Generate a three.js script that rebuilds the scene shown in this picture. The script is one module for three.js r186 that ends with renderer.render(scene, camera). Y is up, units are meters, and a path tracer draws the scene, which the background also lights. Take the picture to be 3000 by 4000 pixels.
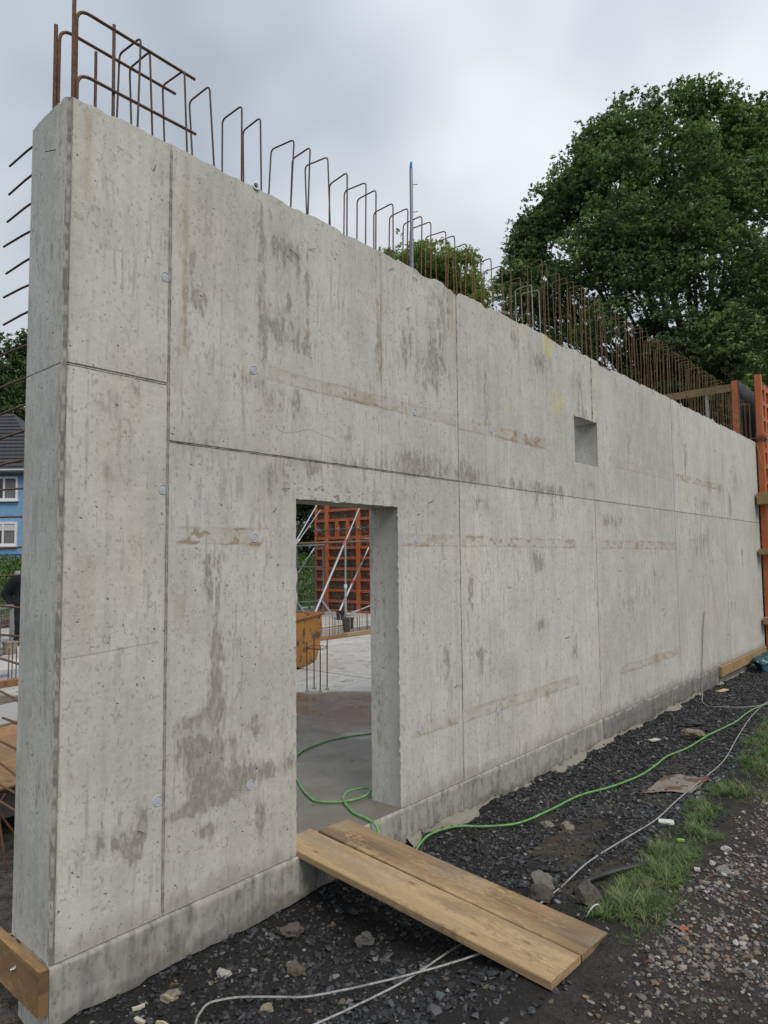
import * as THREE from 'three';
import { MarchingCubes } from 'three/addons/objects/MarchingCubes.js';
import { ConvexGeometry } from 'three/addons/geometries/ConvexGeometry.js';
import { mergeGeometries, mergeVertices } from 'three/addons/utils/BufferGeometryUtils.js';

// ---------------------------------------------------------------- camera, sky, sun, exposure
// x runs along the concrete wall (its front face is z = 0), z comes out of the wall, y = 0 is the top of the footing
const scene = new THREE.Scene();
const R = THREE.MathUtils.degToRad;
const camera = new THREE.PerspectiveCamera(73.866, 768 / 1024, 0.05, 900);
camera.position.set(0, 1.7736, 3.1571);
camera.rotation.set(R(3.8816), R(-49.2878), R(-0.5577), 'YXZ');
camera.updateMatrixWorld();
const renderer = new THREE.WebGLRenderer({ antialias: true });
renderer.setSize(768, 1024);
renderer.toneMapping = THREE.LinearToneMapping;
renderer.toneMappingExposure = 1.2;
renderer.shadowMap.enabled = true;

// ---------------------------------------------------------------- noise and random numbers
let seedState = 12345;
const seed = s => { seedState = s >>> 0; };
function rnd() { seedState = (seedState + 0x6D2B79F5) >>> 0; let t = seedState; t = Math.imul(t ^ (t >>> 15), t | 1); t ^= t + Math.imul(t ^ (t >>> 7), t | 61); return ((t ^ (t >>> 14)) >>> 0) / 4294967296; }
const rr = (a, b) => a + (b - a) * rnd();
const gauss = () => (rnd() + rnd() + rnd() - 1.5) / 0.75;
const PERM = new Float32Array(65536);
{ seed(7); for (let i = 0; i < 65536; i++) PERM[i] = rnd(); }
const hash2 = (x, y) => PERM[(Math.imul(x, 374761393) + Math.imul(y, 668265263) ^ (Math.imul(x ^ (y << 3), 1274126177) >>> 13)) & 65535];
function n2(x, y) {
  const xi = Math.floor(x), yi = Math.floor(y); let fx = x - xi, fy = y - yi;
  fx = fx * fx * (3 - 2 * fx); fy = fy * fy * (3 - 2 * fy);
  const a = hash2(xi, yi), b = hash2(xi + 1, yi), c = hash2(xi, yi + 1), d = hash2(xi + 1, yi + 1);
  return a + (b - a) * fx + (c - a) * fy + (a - b - c + d) * fx * fy;
}
function fbm(x, y, o = 4) { let s = 0, a = .5, t = 0; for (let i = 0; i < o; i++) { s += a * n2(x, y); t += a; a *= .5; x = x * 2.03 + 17.3; y = y * 2.03 + 9.1; } return s / t; }
function n3(x, y, z) { const zi = Math.floor(z), f = z - zi, u = f * f * (3 - 2 * f); return n2(x + zi * 37.7, y + zi * 91.3) * (1 - u) + n2(x + (zi + 1) * 37.7, y + (zi + 1) * 91.3) * u; }
function fbm3(x, y, z, o = 4) { let s = 0, a = .5, t = 0; for (let i = 0; i < o; i++) { s += a * n3(x, y, z); t += a; a *= .5; x = x * 2.03 + 7; y = y * 2.03 + 3; z = z * 2.03 + 5; } return s / t; }
const clamp = (v, a = 0, b = 1) => v < a ? a : v > b ? b : v;
const sst = (a, b, v) => { v = clamp((v - a) / (b - a)); return v * v * (3 - 2 * v); };
const mix = (a, b, t) => a + (b - a) * t;

// ---------------------------------------------------------------- overcast sky and weak soft sun
{
  const W = 512, H = 256, data = new Float32Array(W * H * 4);
  for (let j = 0; j < H; j++) for (let i = 0; i < W; i++) {
    const el = ((j + .5) / H - .5) * Math.PI, az = ((i + .5) / W - .5) * 2 * Math.PI;
    const y = Math.sin(el), x = Math.cos(el) * Math.cos(az), z = Math.cos(el) * Math.sin(az);
    const k = 1.6 / (Math.max(y, 0) + .55), o1 = 297;
    const c1 = fbm3(x * k * 1.2 + 3.1 + o1 * 1.37, y * k * 2 + 1.7, z * k * 1.2 + 8.2 + o1 * .71, 5), c2 = fbm3(x * 3.1 * k + 20, y * 5 * k, z * 3.1 * k + 4, 4);
    let L = 0.46 + 0.40 * Math.pow(Math.max(y, 0), 1.3);          // an overcast sky brightens towards the zenith
    L *= .75 + 1.45 * (c1 - .44) + .30 * (c2 - .5);
    const warm = sst(.42, .74, c1);
    const o = (j * W + i) * 4, g = y < 0 ? .5 : 1;
    data[o] = L * mix(.885, .95, warm) * g; data[o + 1] = L * mix(.995, 1.0, warm) * g; data[o + 2] = L * mix(1.14, 1.07, warm) * g; data[o + 3] = 1;
  }
  const t = new THREE.DataTexture(data, W, H, THREE.RGBAFormat, THREE.FloatType);
  t.mapping = THREE.EquirectangularReflectionMapping; t.magFilter = t.minFilter = THREE.LinearFilter; t.needsUpdate = true;
  scene.background = t; scene.environment = t;
}
const sun = new THREE.DirectionalLight(0xfff4e6, 1.5);
sun.position.set(0, 30, 27); sun.target.position.set(6, 0, 0);
sun.castShadow = true; sun.shadow.radius = 55; sun.shadow.mapSize.set(2048, 2048);
Object.assign(sun.shadow.camera, { left: -30, right: 30, top: 30, bottom: -30, near: 1, far: 120 });
scene.add(sun, sun.target);

// ---------------------------------------------------------------- naming helpers
const used = {};
function numbered(n) { const k = used[n] = (used[n] ?? -1) + 1; return k ? n + '_' + String(k).padStart(3, '0') : n; }
function tag(o, label, category, group, kind) { if (label) o.userData.label = label; if (category) o.userData.category = category; if (group) o.userData.group = group; if (kind) o.userData.kind = kind; return o; }
function thing(name, label, category, [x, y, z] = [0, 0, 0], turn = 0, group) {
  const o = new THREE.Group(); o.name = numbered(name); o.position.set(x, y, z); o.rotation.y = turn; scene.add(o); return tag(o, label, category, group);
}
function mesh(name, geo, mat, parent = scene, kind) {
  const m = new THREE.Mesh(geo, mat); m.name = parent === scene ? numbered(name) : name; m.castShadow = m.receiveShadow = true; parent.add(m);
  if (kind) m.userData.kind = kind; return m;
}
const ORD = ['first', 'second', 'third', 'fourth', 'fifth', 'sixth', 'seventh', 'eighth', 'ninth', 'tenth', 'eleventh', 'twelfth', 'thirteenth', 'fourteenth', 'fifteenth', 'sixteenth', 'seventeenth', 'eighteenth', 'nineteenth', 'twentieth', 'twenty-first', 'twenty-second', 'twenty-third', 'twenty-fourth', 'twenty-fifth', 'twenty-sixth'];
function copyOf(root, label, group, pos, rot) {
  const r = root.clone(); r.name = numbered(root.name.replace(/_\d{3}$/, '')); scene.add(r); r.userData = { ...root.userData };
  if (label) r.userData.label = label; if (group) r.userData.group = group;
  if (pos) r.position.set(...pos); if (rot) r.rotation.set(...rot); return r;
}
// ---------------------------------------------------------------- textures
function dtex(W, H, fn, srgb, rep) {
  const d = new Uint8Array(W * H * 4), c = [0, 0, 0];
  for (let j = 0; j < H; j++) for (let i = 0; i < W; i++) {
    fn((i + .5) / W, (j + .5) / H, c, i, j); const o = (j * W + i) * 4;
    for (let k = 0; k < 3; k++) { const v = clamp(c[k]); d[o + k] = srgb ? (v < .0031308 ? v * 12.92 : 1.055 * Math.pow(v, 1 / 2.4) - .055) * 255 : v * 255; } d[o + 3] = 255;
  }
  const t = new THREE.DataTexture(d, W, H); t.magFilter = THREE.LinearFilter; t.minFilter = THREE.LinearMipmapLinearFilter; t.generateMipmaps = true;
  t.wrapS = t.wrapT = THREE.RepeatWrapping; if (srgb) t.colorSpace = THREE.SRGBColorSpace; t.needsUpdate = true; return t;
}
// tileable noise: n2 blended across the seam
function tfbm(u, v, f, fy = f, o = 4) {
  const a = fbm(u * f, v * fy, o), b = fbm((u - 1) * f, v * fy, o), c = fbm(u * f, (v - 1) * fy, o), d = fbm((u - 1) * f, (v - 1) * fy, o);
  return mix(mix(a, b, sst(.8, 1, u)), mix(c, d, sst(.8, 1, u)), sst(.8, 1, v));
}
const std = o => new THREE.MeshStandardMaterial({ roughness: .85, ...o });
const rgb = (r, g, b) => new THREE.Color().setRGB(r, g, b);

// ---------------------------------------------------------------- geometry helpers
function box(w, h, d, x = 0, y = 0, z = 0) { const g = new THREE.BoxGeometry(w, h, d); g.translate(x, y, z); return g; }
// a box with chamfered long edges: extruded along z
function bar(w, h, l, c = .004) {
  const s = new THREE.Shape(), a = w / 2, b = h / 2;
  s.moveTo(-a + c, -b); s.lineTo(a - c, -b); s.lineTo(a, -b + c); s.lineTo(a, b - c); s.lineTo(a - c, b); s.lineTo(-a + c, b); s.lineTo(-a, b - c); s.lineTo(-a, -b + c);
  const g = new THREE.ExtrudeGeometry(s, { depth: l - 2 * c, bevelEnabled: true, bevelThickness: c, bevelSize: c * .99, bevelOffset: -c * .99, bevelSegments: 1 });
  g.translate(0, 0, -l / 2 + c); return g;
}
function metreUV(g) {            // uv in metres by the way a face points
  const p = g.attributes.position, n = g.attributes.normal, uv = new Float32Array(p.count * 2);
  for (let i = 0; i < p.count; i++) {
    const ax = Math.abs(n.getX(i)), ay = Math.abs(n.getY(i)), az = Math.abs(n.getZ(i));
    if (ax > ay && ax > az) { uv[2 * i] = p.getZ(i); uv[2 * i + 1] = p.getY(i); } else if (ay > az) { uv[2 * i] = p.getX(i); uv[2 * i + 1] = p.getZ(i); } else { uv[2 * i] = p.getX(i); uv[2 * i + 1] = p.getY(i); }
  }
  g.setAttribute('uv', new THREE.BufferAttribute(uv, 2)); return g;
}
THREE.BufferGeometry.prototype.NI = function () { return this.index ? this.toNonIndexed() : this; };
const V = (x, y, z) => new THREE.Vector3(x, y, z);
function roundPath(pts, r, n = 5) {     // corners of a polyline rounded with radius r
  const out = [pts[0].clone()];
  for (let i = 1; i < pts.length - 1; i++) {
    const a = pts[i - 1], b = pts[i], c = pts[i + 1], da = a.clone().sub(b), dc = c.clone().sub(b), d = Math.min(r, da.length() * .49, dc.length() * .49);
    const p = b.clone().addScaledVector(da.normalize(), d), q = b.clone().addScaledVector(dc.normalize(), d);
    for (let k = 0; k <= n; k++) { const t = k / n, u = 1 - t; out.push(V(0, 0, 0).addScaledVector(p, u * u).addScaledVector(b, 2 * u * t).addScaledVector(q, t * t)); }
  }
  out.push(pts[pts.length - 1].clone()); return out;
}
function tube(pts, r, seg = 6, vrep = 1) {      // swept round bar through the points, capped; r may be a function of 0..1
  const P = [], U = [], I = [], n = pts.length, rf = typeof r === 'function' ? r : () => r;
  let T = pts[1].clone().sub(pts[0]).normalize(), N = (Math.abs(T.y) < .9 ? V(0, 1, 0) : V(1, 0, 0)).cross(T).normalize(), len = 0;
  for (let i = 0; i < n; i++) {
    const t = (i < n - 1 ? pts[i + 1] : pts[i]).clone().sub(i ? pts[i - 1] : pts[i]).normalize();
    N.addScaledVector(t, -N.dot(t)).normalize(); const B = t.clone().cross(N); if (i) len += pts[i].distanceTo(pts[i - 1]);
    const q = rf(i / (n - 1));
    for (let k = 0; k <= seg; k++) { const a = k / seg * 2 * Math.PI, x = Math.cos(a) * q, y = Math.sin(a) * q; P.push(pts[i].x + N.x * x + B.x * y, pts[i].y + N.y * x + B.y * y, pts[i].z + N.z * x + B.z * y); U.push(k / seg, len * vrep); }
  }
  const w = seg + 1;
  for (let i = 0; i < n - 1; i++) for (let k = 0; k < seg; k++) { const a = i * w + k, b = a + w; I.push(a, a + 1, b, b, a + 1, b + 1); }
  for (const [e, f] of [[0, 1], [n - 1, 0]]) { const c = P.length / 3; P.push(pts[e].x, pts[e].y, pts[e].z); U.push(.5, 0); for (let k = 0; k < seg; k++) f ? I.push(c, e * w + k + 1, e * w + k) : I.push(c, e * w + k, e * w + k + 1); }
  const g = new THREE.BufferGeometry(); g.setAttribute('position', new THREE.Float32BufferAttribute(P, 3)); g.setAttribute('uv', new THREE.Float32BufferAttribute(U, 2)); g.setIndex(I); g.computeVertexNormals(); return g;
}
const spline = (pts, n) => new THREE.CatmullRomCurve3(pts, false, 'centripetal').getPoints(n);
function rod(a, b, r, seg = 8) { return tube([a, b], r, seg); }
function chipGeo(sd, flat) { seed(sd); const p = []; for (let i = 0; i < 13; i++) { const v = V(gauss(), gauss(), gauss()).normalize().multiplyScalar(rr(.75, 1.1)); v.y *= flat; v.x *= 1.15; p.push(v); } const g = new ConvexGeometry(p); g.setAttribute('uv', new THREE.BufferAttribute(new Float32Array(g.attributes.position.count * 2), 2)); return g; }
function rockGeo(sd, detail = 2, flat = .6, rough = .35) {
  let g = new THREE.IcosahedronGeometry(1, detail); g.deleteAttribute('uv'); g.deleteAttribute('normal'); g = mergeVertices(g);
  const p = g.attributes.position;
  // cut by random planes for facets, then noise
  seed(sd); const pl = []; for (let i = 0; i < 9; i++) pl.push([V(rr(-1, 1), rr(-1, 1), rr(-1, 1)).normalize(), rr(.5, .85)]);
  for (let i = 0; i < p.count; i++) {
    const v = V(p.getX(i), p.getY(i), p.getZ(i));
    for (const [n, d] of pl) { const e = v.dot(n) - d; if (e > 0) v.addScaledVector(n, -e); }
    v.multiplyScalar(1 + rough * (fbm3(v.x * 2.2 + sd, v.y * 2.2, v.z * 2.2, 5) - .5));
    p.setXYZ(i, v.x, v.y * flat, v.z);
  }
  g = g.NI(); g.computeVertexNormals(); return g;
}

// ---------------------------------------------------------------- the concrete: what is on its face, in metres of wall
const X0 = 1.389, X1 = 1.94, X2 = 4.614, X3 = 7.276, X4 = 9.982, X5 = 12.56, XE = 15.05, WH = 4.017, SEAM = 2.398, TH = .28, TE = .415;
const STAINS = [ // x, y, rx, ry, strength: damp dark patches
  [2.56, 3.77, .035, .22, .8], [2.56, 3.48, .045, .22, .95], [2.57, 3.05, .04, .2, .7], [2.68, 3.71, .07, .09, .8], [2.83, 3.7, .11, .09, 1.15], [2.76, 3.3, .14, .28, .72], [2.83, 3.14, .17, .08, .85], [2.93, 3.5, .02, .35, .6],
  [2.11, 3.2, .1, .1, .75], [2.07, 3.4, .09, .08, .6], [2.1, 3.05, .12, .15, .5], [3.6, 3.6, .05, .4, .6], [3.63, 3.15, .04, .22, .8], [4.33, 3.6, .1, .45, .72], [4.5, 3.8, .08, .2, .7], [4.33, 3.28, .12, .12, .7], [3.93, 3.45, .1, .3, .45], [4.1, 3.2, .25, .25, .42],
  [2.77, 2.72, .16, .12, .6], [2.41, 2.83, .15, .05, .55], [3.31, 2.58, .06, .1, .6], [2.65, 2.28, .13, .12, .7], [2.95, 2.35, .22, .07, .5], [3.4, 2.42, .4, .05, .6], [4.2, 2.46, .35, .08, .6], [2.1, 2.4, .14, .12, .45], [3.5, 2.2, .5, .1, .4],
  [2.23, 1.79, .09, .05, .75], [2.22, 1.66, .05, .12, .85], [2.25, 1.53, .03, .12, .7], [2.25, 1.31, .045, .07, 1.0], [2.31, 1.24, .09, .03, .7], [2.25, 1.15, .045, .15, .95], [2.25, .99, .06, .08, 1.1], [2.2, .95, .12, .05, .8], [2.12, .92, .12, .035, .9], [2.06, .8, .07, .1, 1.05], [2.13, .76, .14, .08, .7], [2.24, .68, .2, .18, .66],
  [2.0, .465, .06, .025, .9], [2.08, .47, .08, .03, .9], [2.2, .49, .12, .03, .95], [2.33, .485, .12, .04, .9], [2.5, .57, .12, .05, .95], [2.65, .56, .12, .06, .95], [2.79, .56, .06, .06, .9], [2.3, .56, .25, .08, .7], [2.2, .335, .08, .035, .95], [2.21, .24, .02, .12, .7], [2.55, .32, .025, .1, .8], [2.585, .27, .025, .12, .7], [2.54, .84, .08, .06, .8], [2.05, 1.65, .09, .2, .35],
  [1.67, .44, .12, .07, .6], [1.81, .47, .06, .12, .7], [1.8, .36, .07, .06, .6], [1.5, .43, .08, .1, .45], [1.6, 2.55, .08, .06, .55], [1.62, 2.2, .06, .05, .5], [1.75, 2.62, .04, .08, .6],
  [5.92, 1.72, .16, .12, .8], [4.76, 1.5, .05, .16, .75], [4.82, .98, .14, .03, .8], [4.9, .88, .05, .12, .8], [4.42, .93, .06, .12, .75], [4.38, 1.02, .03, .1, .6], [5.98, 1.13, .14, .06, .75], [6.69, .8, .07, .12, .8], [4.9, 2.25, .2, .1, .6], [5.9, 2.44, 1.0, .06, .66], [6.0, 2.3, .5, .2, .45],
  [4.79, 2.5, .2, .12, .7], [4.03, 2.5, .3, .1, .6], [5.0, 3.4, .1, .4, .45], [5.6, 3.8, .12, .2, .6], [6.05, 3.7, .25, .25, .55], [6.9, 3.6, .12, .4, .6], [7.05, 3.3, .1, .3, .6], [5.06, 3.0, .06, .3, .5],
  [7.14, 2.55, .3, .08, .55], [8.3, 3.4, .12, .5, .5], [8.8, 3.2, .1, .4, .42], [10.56, 3.25, .1, .3, .8], [10.3, 3.6, .1, .3, .5], [11.3, 1.95, .8, .35, .5], [11.4, 2.55, .5, .15, .5], [12.9, 2.6, .2, .3, .55], [13.3, 3.2, .3, .4, .42], [12.9, .9, .25, .3, .5], [11.6, 1.3, .15, .3, .4], [12.5, 2.9, .08, .25, .5], [9.0, 1.5, .5, .4, .34], [7.9, 2.2, .5, .1, .5], [13.6, 1.7, .12, .2, .5], [8.2, 1.2, .3, .3, .36],
];
const BANDS = [ // x0, x1, y0, y1, tone, rust at the upper edge, rust at the lower edge
  [2.6, 4.6, 2.85, 2.935, .5, .25, .35], [3.25, 3.62, 2.85, 2.935, .9, .4, .9], [4.62, 5.04, 2.83, 2.93, .3, .2, .5], [5.05, 6.2, 2.84, 2.935, .6, .6, .9], [2.0, 2.56, 1.86, 1.95, .65, .5, 1.5], [3.84, 4.58, 1.865, 1.95, .7, .2, .5], [4.63, 6.75, 1.865, 1.945, .22, 1.1, .2], [7.3, 10.0, 1.86, 1.95, .3, .9, .3],
  [3.95, 4.56, .46, .555, .55, .1, .3], [4.63, 6.75, .45, .55, .5, .3, .3], [7.84, 9.97, .4, .49, .75, .4, .4], [10.05, 12.5, 2.86, 2.94, .35, .9, .5], [7.9, 9.9, 2.83, 2.93, .3, .1, .2],
];
const RUST = [ // spots of rust with a short run below: x, y, size, run
  [2.63, 3.87, .018, .05], [2.63, 3.32, .016, .03], [3.31, 3.32, .014, .14], [6.73, 1.9, .05, .05], [7.9, 1.9, .03, .12], [8.5, 1.9, .08, .02], [9.4, 1.9, .05, .05], [6.05, .46, .07, .02], [8.05, 1.36, .02, .12], [8.15, .95, .02, .1], [4.43, .5, .03, .02], [5.95, 2.885, .07, .02], [5.55, 2.9, .05, .03], [6.1, 3.7, .02, .05], [9.05, .45, .1, .02], [11.7, 2.9, .18, .02], [12.3, 2.88, .12, .02], [1.47, .79, .012, .06]];
const RUNS = [ // thin rusty or yellowish runs: x, top, bottom, width, colour mix
  [1.49, 3.98, 3.45, .022, .6], [2.035, 3.98, 2.75, .02, .55], [2.92, 3.25, 3.05, .006, 1], [3.655, 3.62, 2.9, .006, 1], [3.67, 3.95, 3.4, .012, .6], [4.55, 3.98, 3.5, .05, .5], [2.02, 1.6, 1.3, .05, .35], [1.52, 1.8, 1.2, .05, .3], [2.56, 1.4, 1.1, .012, .6], [7.6, 2.3, 1.95, .012, .6], [8.3, 2.3, 2.0, .015, .5], [8.7, 2.2, 1.9, .012, .5], [3.1, 3.9, 3.75, .015, .5]];
const YELLOW = [[6.26, 3.93, .12, .14, .8], [6.43, 3.36, .17, .12, .5], [5.44, 3.16, .05, .05, .45], [5.75, 3.98, .09, .09, .35]];
const SCRIB = [ // pencil and scratch lines on the concrete
  [[2.68, 2.56], [2.75, 2.545], [2.85, 2.57], [2.95, 2.6], [3.06, 2.575], [3.15, 2.565]], [[2.385, 1.0], [2.42, 1.05], [2.425, 1.085], [2.405, 1.09], [2.395, 1.06], [2.415, 1.04], [2.425, 1.01]], [[2.41, 1.055], [2.375, .985]], [[1.42, 1.33], [1.6, 1.34], [1.9, 1.36]], [[2.48, 2.61], [2.49, 2.52]]];
const VS = [X1, X2, X3, X4, X5];
function segd(px, py, a, b) { const dx = b[0] - a[0], dy = b[1] - a[1], t = clamp(((px - a[0]) * dx + (py - a[1]) * dy) / (dx * dx + dy * dy)); return Math.hypot(px - a[0] - t * dx, py - a[1] - t * dy); }
const holeCells = (x, y, s, dens, r0, r1, ox) => {       // small air holes: one chance per cell, returns depth 0..1
  const cx = Math.floor(x / s), cy = Math.floor(y / s); let m = 0;
  for (let j = -1; j <= 1; j++) for (let i = -1; i <= 1; i++) {
    const h = hash2(cx + i + ox, cy + j); if (h > dens) continue;
    const hx = (cx + i + .15 + .7 * hash2(cx + i + ox + 91, cy + j)) * s, hy = (cy + j + .15 + .7 * hash2(cx + i + ox, cy + j + 57)) * s, q = hash2(cx + i + ox + 13, cy + j + 31), r = mix(r0, r1, q * q);
    const e = .6 + .8 * hash2(cx + i + 5, cy + j + ox), d = Math.hypot((x - hx) * e, (y - hy) / e + (x - hx) * .4) / r; if (d < 1.2) m = Math.max(m, 1 - sst(.55, 1.2, d));
  }
  return m;
};
function concreteAt(x, y, c, near, opt) {
  const g1 = fbm(x * 1.7 + 3, y * 1.3 + 1, 4), g2 = fbm(x * 7, y * 5, 4), streak = fbm(x * 26, y * 1.1 + 5, 3), fine = n2(x * 150, y * 130), mid = fbm(x * 45 + 9, y * 38, 3);
  const grain = fbm(x * 5 + y * 1.5, y * 90, 2);
  const tone = opt ? 1 : 1 + .13 * (hash2(3 + (x > X1) + (x > X2) + (x > X3) + (x > X4) + (x > X5), y > (x < X1 ? 2.7 : SEAM) ? 9 : 4) - .5);
  let L = .535 * tone * (1 + .34 * (g1 - .5) + .24 * (g2 - .5) + .17 * (streak - .5) + .07 * (fine - .5) + .16 * (mid - .5) + (x < X1 ? .05 : .02) * (grain - .5));
  let r = L * 1.0, g = L * .992, b = L * .905;
  const w0 = sst(.5, .8, fbm(x * 2.3 + 40, y * 1.1, 3)) * .5; r *= 1 - .02 * w0; g *= 1 - .05 * w0; b *= 1 - .13 * w0;
  // pale lime bloom
  const bl = sst(.56, .72, fbm(x * 3 + 11, y * 2.2 + 30, 4)) * .55; r = mix(r, .56, bl * .5); g = mix(g, .565, bl * .5); b = mix(b, .56, bl * .5);
  // damp patches
  let W = opt && opt.base || .0; if (!opt) for (const s of STAINS) { const dx = (x - s[0]) / s[2], dy = (y - s[1]) / s[3], q = dx * dx + dy * dy; if (q < 7) W += s[4] * Math.exp(-q); }
  const e1 = fbm(x * 13 + 2, y * 6.5, 4), e2 = fbm(x * 60, y * 24 + 7, 3), dr = fbm(x * 34 + 8, y * 3.2, 3);
  const wn = Math.min(1, .34 + .9 * W + .5 * sst(.55, .75, g1)), tt = Math.min(W, 1.25) * .60 + ((e1 - .5) * .95 + (e2 - .5) * .75 + (dr - .5) * .75) * wn, spk = .62 + .38 * sst(.36, .56, fbm(x * 70 + 3, y * 30, 3));
  const m = sst(.27, .50, tt) * .72 * spk, m2 = sst(.14, .36, tt) * .24;
  const dk = Math.max(m, m2); r = mix(r, .215, dk); g = mix(g, .198, dk); b = mix(b, .160, dk);
  const vs = sst(.60, .76, fbm(x * 55 + 90, y * 5.5, 3)) * (.25 + .5 * sst(.4, .65, g2)) * .55; r = mix(r, .25, vs); g = mix(g, .232, vs); b = mix(b, .195, vs);
  // small drifting flecks
  const fl = sst(.68, .75, fbm(x * 75 + 60, y * 46, 3)) * .42; r = mix(r, .22, fl); g = mix(g, .2, fl); b = mix(b, .165, fl);
  if (!opt) {
    for (const s of BANDS) if (x > s[0] && x < s[1] && y > s[2] - .03 && y < s[3] + .03) {
      const wob = (n2(x * 14, s[2] * 50) - .5) * .012, lo = s[2] + wob, hi = s[3] + wob * .6;
      const en = .02 + .16 * n2(s[0] * 9, y * 40), inn = sst(lo - .004, lo + .003, y) * sst(hi + .005, hi - .003, y) * sst(0, en, x - s[0]) * sst(0, en, s[1] - x), t = inn * s[4] * (.25 + .75 * sst(.32, .68, fbm(x * 6, y * 16, 4)));
      r = mix(r, .37, t * .75); g = mix(g, .33, t * .75); b = mix(b, .245, t * .75);
      const pat = sst(.42, .62, fbm(x * 11 + s[0], y * 30, 4)), ru = (s[5] * Math.exp(-Math.abs(y - hi) / .007) + s[6] * Math.exp(-Math.abs(y - lo - .006) / .009)) * pat + inn * sst(.58, .7, fbm(x * 16 + 5, y * 24, 3)) * .45 * (s[5] + s[6]);
      const k = clamp(ru * 1.3) * .66; r = mix(r, .27, k); g = mix(g, .165, k); b = mix(b, .095, k);
      const ed = Math.exp(-Math.abs(y - lo) / .003) * .3 * (.3 + n2(x * 20, 3)); r *= 1 - ed; g *= 1 - ed; b *= 1 - ed;
    }
    for (const s of RUST) { const dx = (x - s[0]), dy = y - s[1]; if (Math.abs(dx) < s[2] * 2 && dy < s[2] * 2 && dy > -s[3] - s[2] * 2) { let q = Math.exp(-(dx * dx + (dy > 0 ? dy * dy : dy * dy * .6)) / (s[2] * s[2] * .5)); q = Math.max(q, Math.exp(-dx * dx / 2e-4) * sst(-s[3], 0, dy) * (dy < 0 ? .5 : 0)); q *= .3 + .9 * fbm(x * 60, y * 60, 2); q = clamp(q) * .8; r = mix(r, .28, q); g = mix(g, .16, q); b = mix(b, .085, q); } }
    for (const s of RUNS) { const dx = x - s[0] - (n2(y * 9, s[0] * 7) - .5) * .012; if (Math.abs(dx) < s[3] * 2.5 && y < s[1] && y > s[2]) { const q = Math.exp(-dx * dx / (s[3] * s[3])) * sst(s[2], s[2] + .2, y) * s[4] * (.3 + .9 * fbm(x * 30, y * 10, 3)) * .8; r = mix(r, .36, q); g = mix(g, .265, q); b = mix(b, .13, q); } }
    for (const s of YELLOW) { const dx = (x - s[0]) / s[2], dy = (y - s[1]) / s[3], q = dx * dx + dy * dy; if (q < 4) { const k = sst(1.5, .5, q + (fbm(x * 25, y * 40, 3) - .5) * 1.8) * s[4] * .75 * (.3 + .7 * n2(x * 60, y * 30)); r = mix(r, .66, k); g = mix(g, .55, k); b = mix(b, .13, k); } }
    // grout that leaked along the shutter joints
    let sd = 9; for (const v of VS) sd = Math.min(sd, Math.abs(x - v)); sd = Math.min(sd, x > X1 ? Math.abs(y - SEAM) : Math.abs(y - 2.7), Math.abs(x - X0 - .02) * 1.2);
    if (sd < .05) { const q = Math.exp(-sd / .009) * (.1 + .9 * fbm(x * 22, y * 22 + 4, 3)) * .5; r = mix(r, .2, q); g = mix(g, .165, q); b = mix(b, .125, q); }
    if (near) for (const l of SCRIB) for (let k = 0; k + 1 < l.length; k++) { const d = segd(x, y, l[k], l[k + 1]); if (d < .004) { const q = sst(.0035, .001, d) * .6; r = mix(r, .2, q); g = mix(g, .19, q); b = mix(b, .18, q); } }
    if (y > 2.14 && y < 2.32 && x > 2.75 && x < 3.75) { const q = sst(.10, .0, Math.abs(y - 2.185 - .03 * (n2(x * 5, 2) - .5))) * sst(2.78, 2.95, x) * sst(3.72, 3.4, x), l = sst(.5, .58, fbm(x * 38, y * 55, 4)), d = sst(.60, .68, fbm(x * 34 + 7, y * 60 + 3, 4)); r = mix(mix(r, .55, q * l * .6), .15, q * d * .8); g = mix(mix(g, .55, q * l * .6), .14, q * d * .8); b = mix(mix(b, .52, q * l * .6), .12, q * d * .8); }
    if (y < .12) { const q = sst(.12, 0, y + (e1 - .5) * .16) * .55; r = mix(r, .25, q); g = mix(g, .23, q); b = mix(b, .19, q); }
  }
  // air holes: the shade inside them is painted into the colour, besides the bump
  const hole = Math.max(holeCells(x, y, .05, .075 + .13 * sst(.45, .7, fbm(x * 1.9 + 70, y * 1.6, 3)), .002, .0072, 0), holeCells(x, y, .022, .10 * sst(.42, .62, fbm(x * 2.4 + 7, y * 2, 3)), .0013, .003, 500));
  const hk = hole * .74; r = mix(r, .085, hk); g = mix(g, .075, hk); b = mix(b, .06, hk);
  c[0] = r; c[1] = g; c[2] = b;
  return { hole, mid, fine, grain, dk };
}
function concreteMat(x0, x1, y0, y1, ppm, near, opt) {
  const W = Math.round((x1 - x0) * ppm), H = Math.round((y1 - y0) * ppm), hb = new Float32Array(W * H), rb = new Float32Array(W * H);
  const map = dtex(W, H, (u, v, c, i, j) => { const x = mix(x0, x1, u), y = mix(y0, y1, v), q = concreteAt(x, y, c, near, opt); hb[j * W + i] = .62 - .5 * q.hole + .14 * (q.mid - .5) + .07 * (q.fine - .5) + .02 * (q.grain - .5); rb[j * W + i] = .82 - .18 * q.dk; }, true);
  const bump = dtex(W, H, (u, v, c, i, j) => { c[0] = hb[j * W + i]; c[1] = rb[j * W + i]; c[2] = 0; }, false);
  for (const t of [map, bump]) t.wrapS = t.wrapT = THREE.ClampToEdgeWrapping;
  return { mat: std({ map, bumpMap: bump, bumpScale: .006, roughnessMap: bump, roughness: 1 }), x0, x1, y0, y1 };
}
const ZONES = [concreteMat(X0 - .01, X2, 0, 4.06, 400, true), concreteMat(X2, X4, 0, 4.06, 220, true), concreteMat(X4, XE + .02, 0, 4.06, 130, false)];
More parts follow.
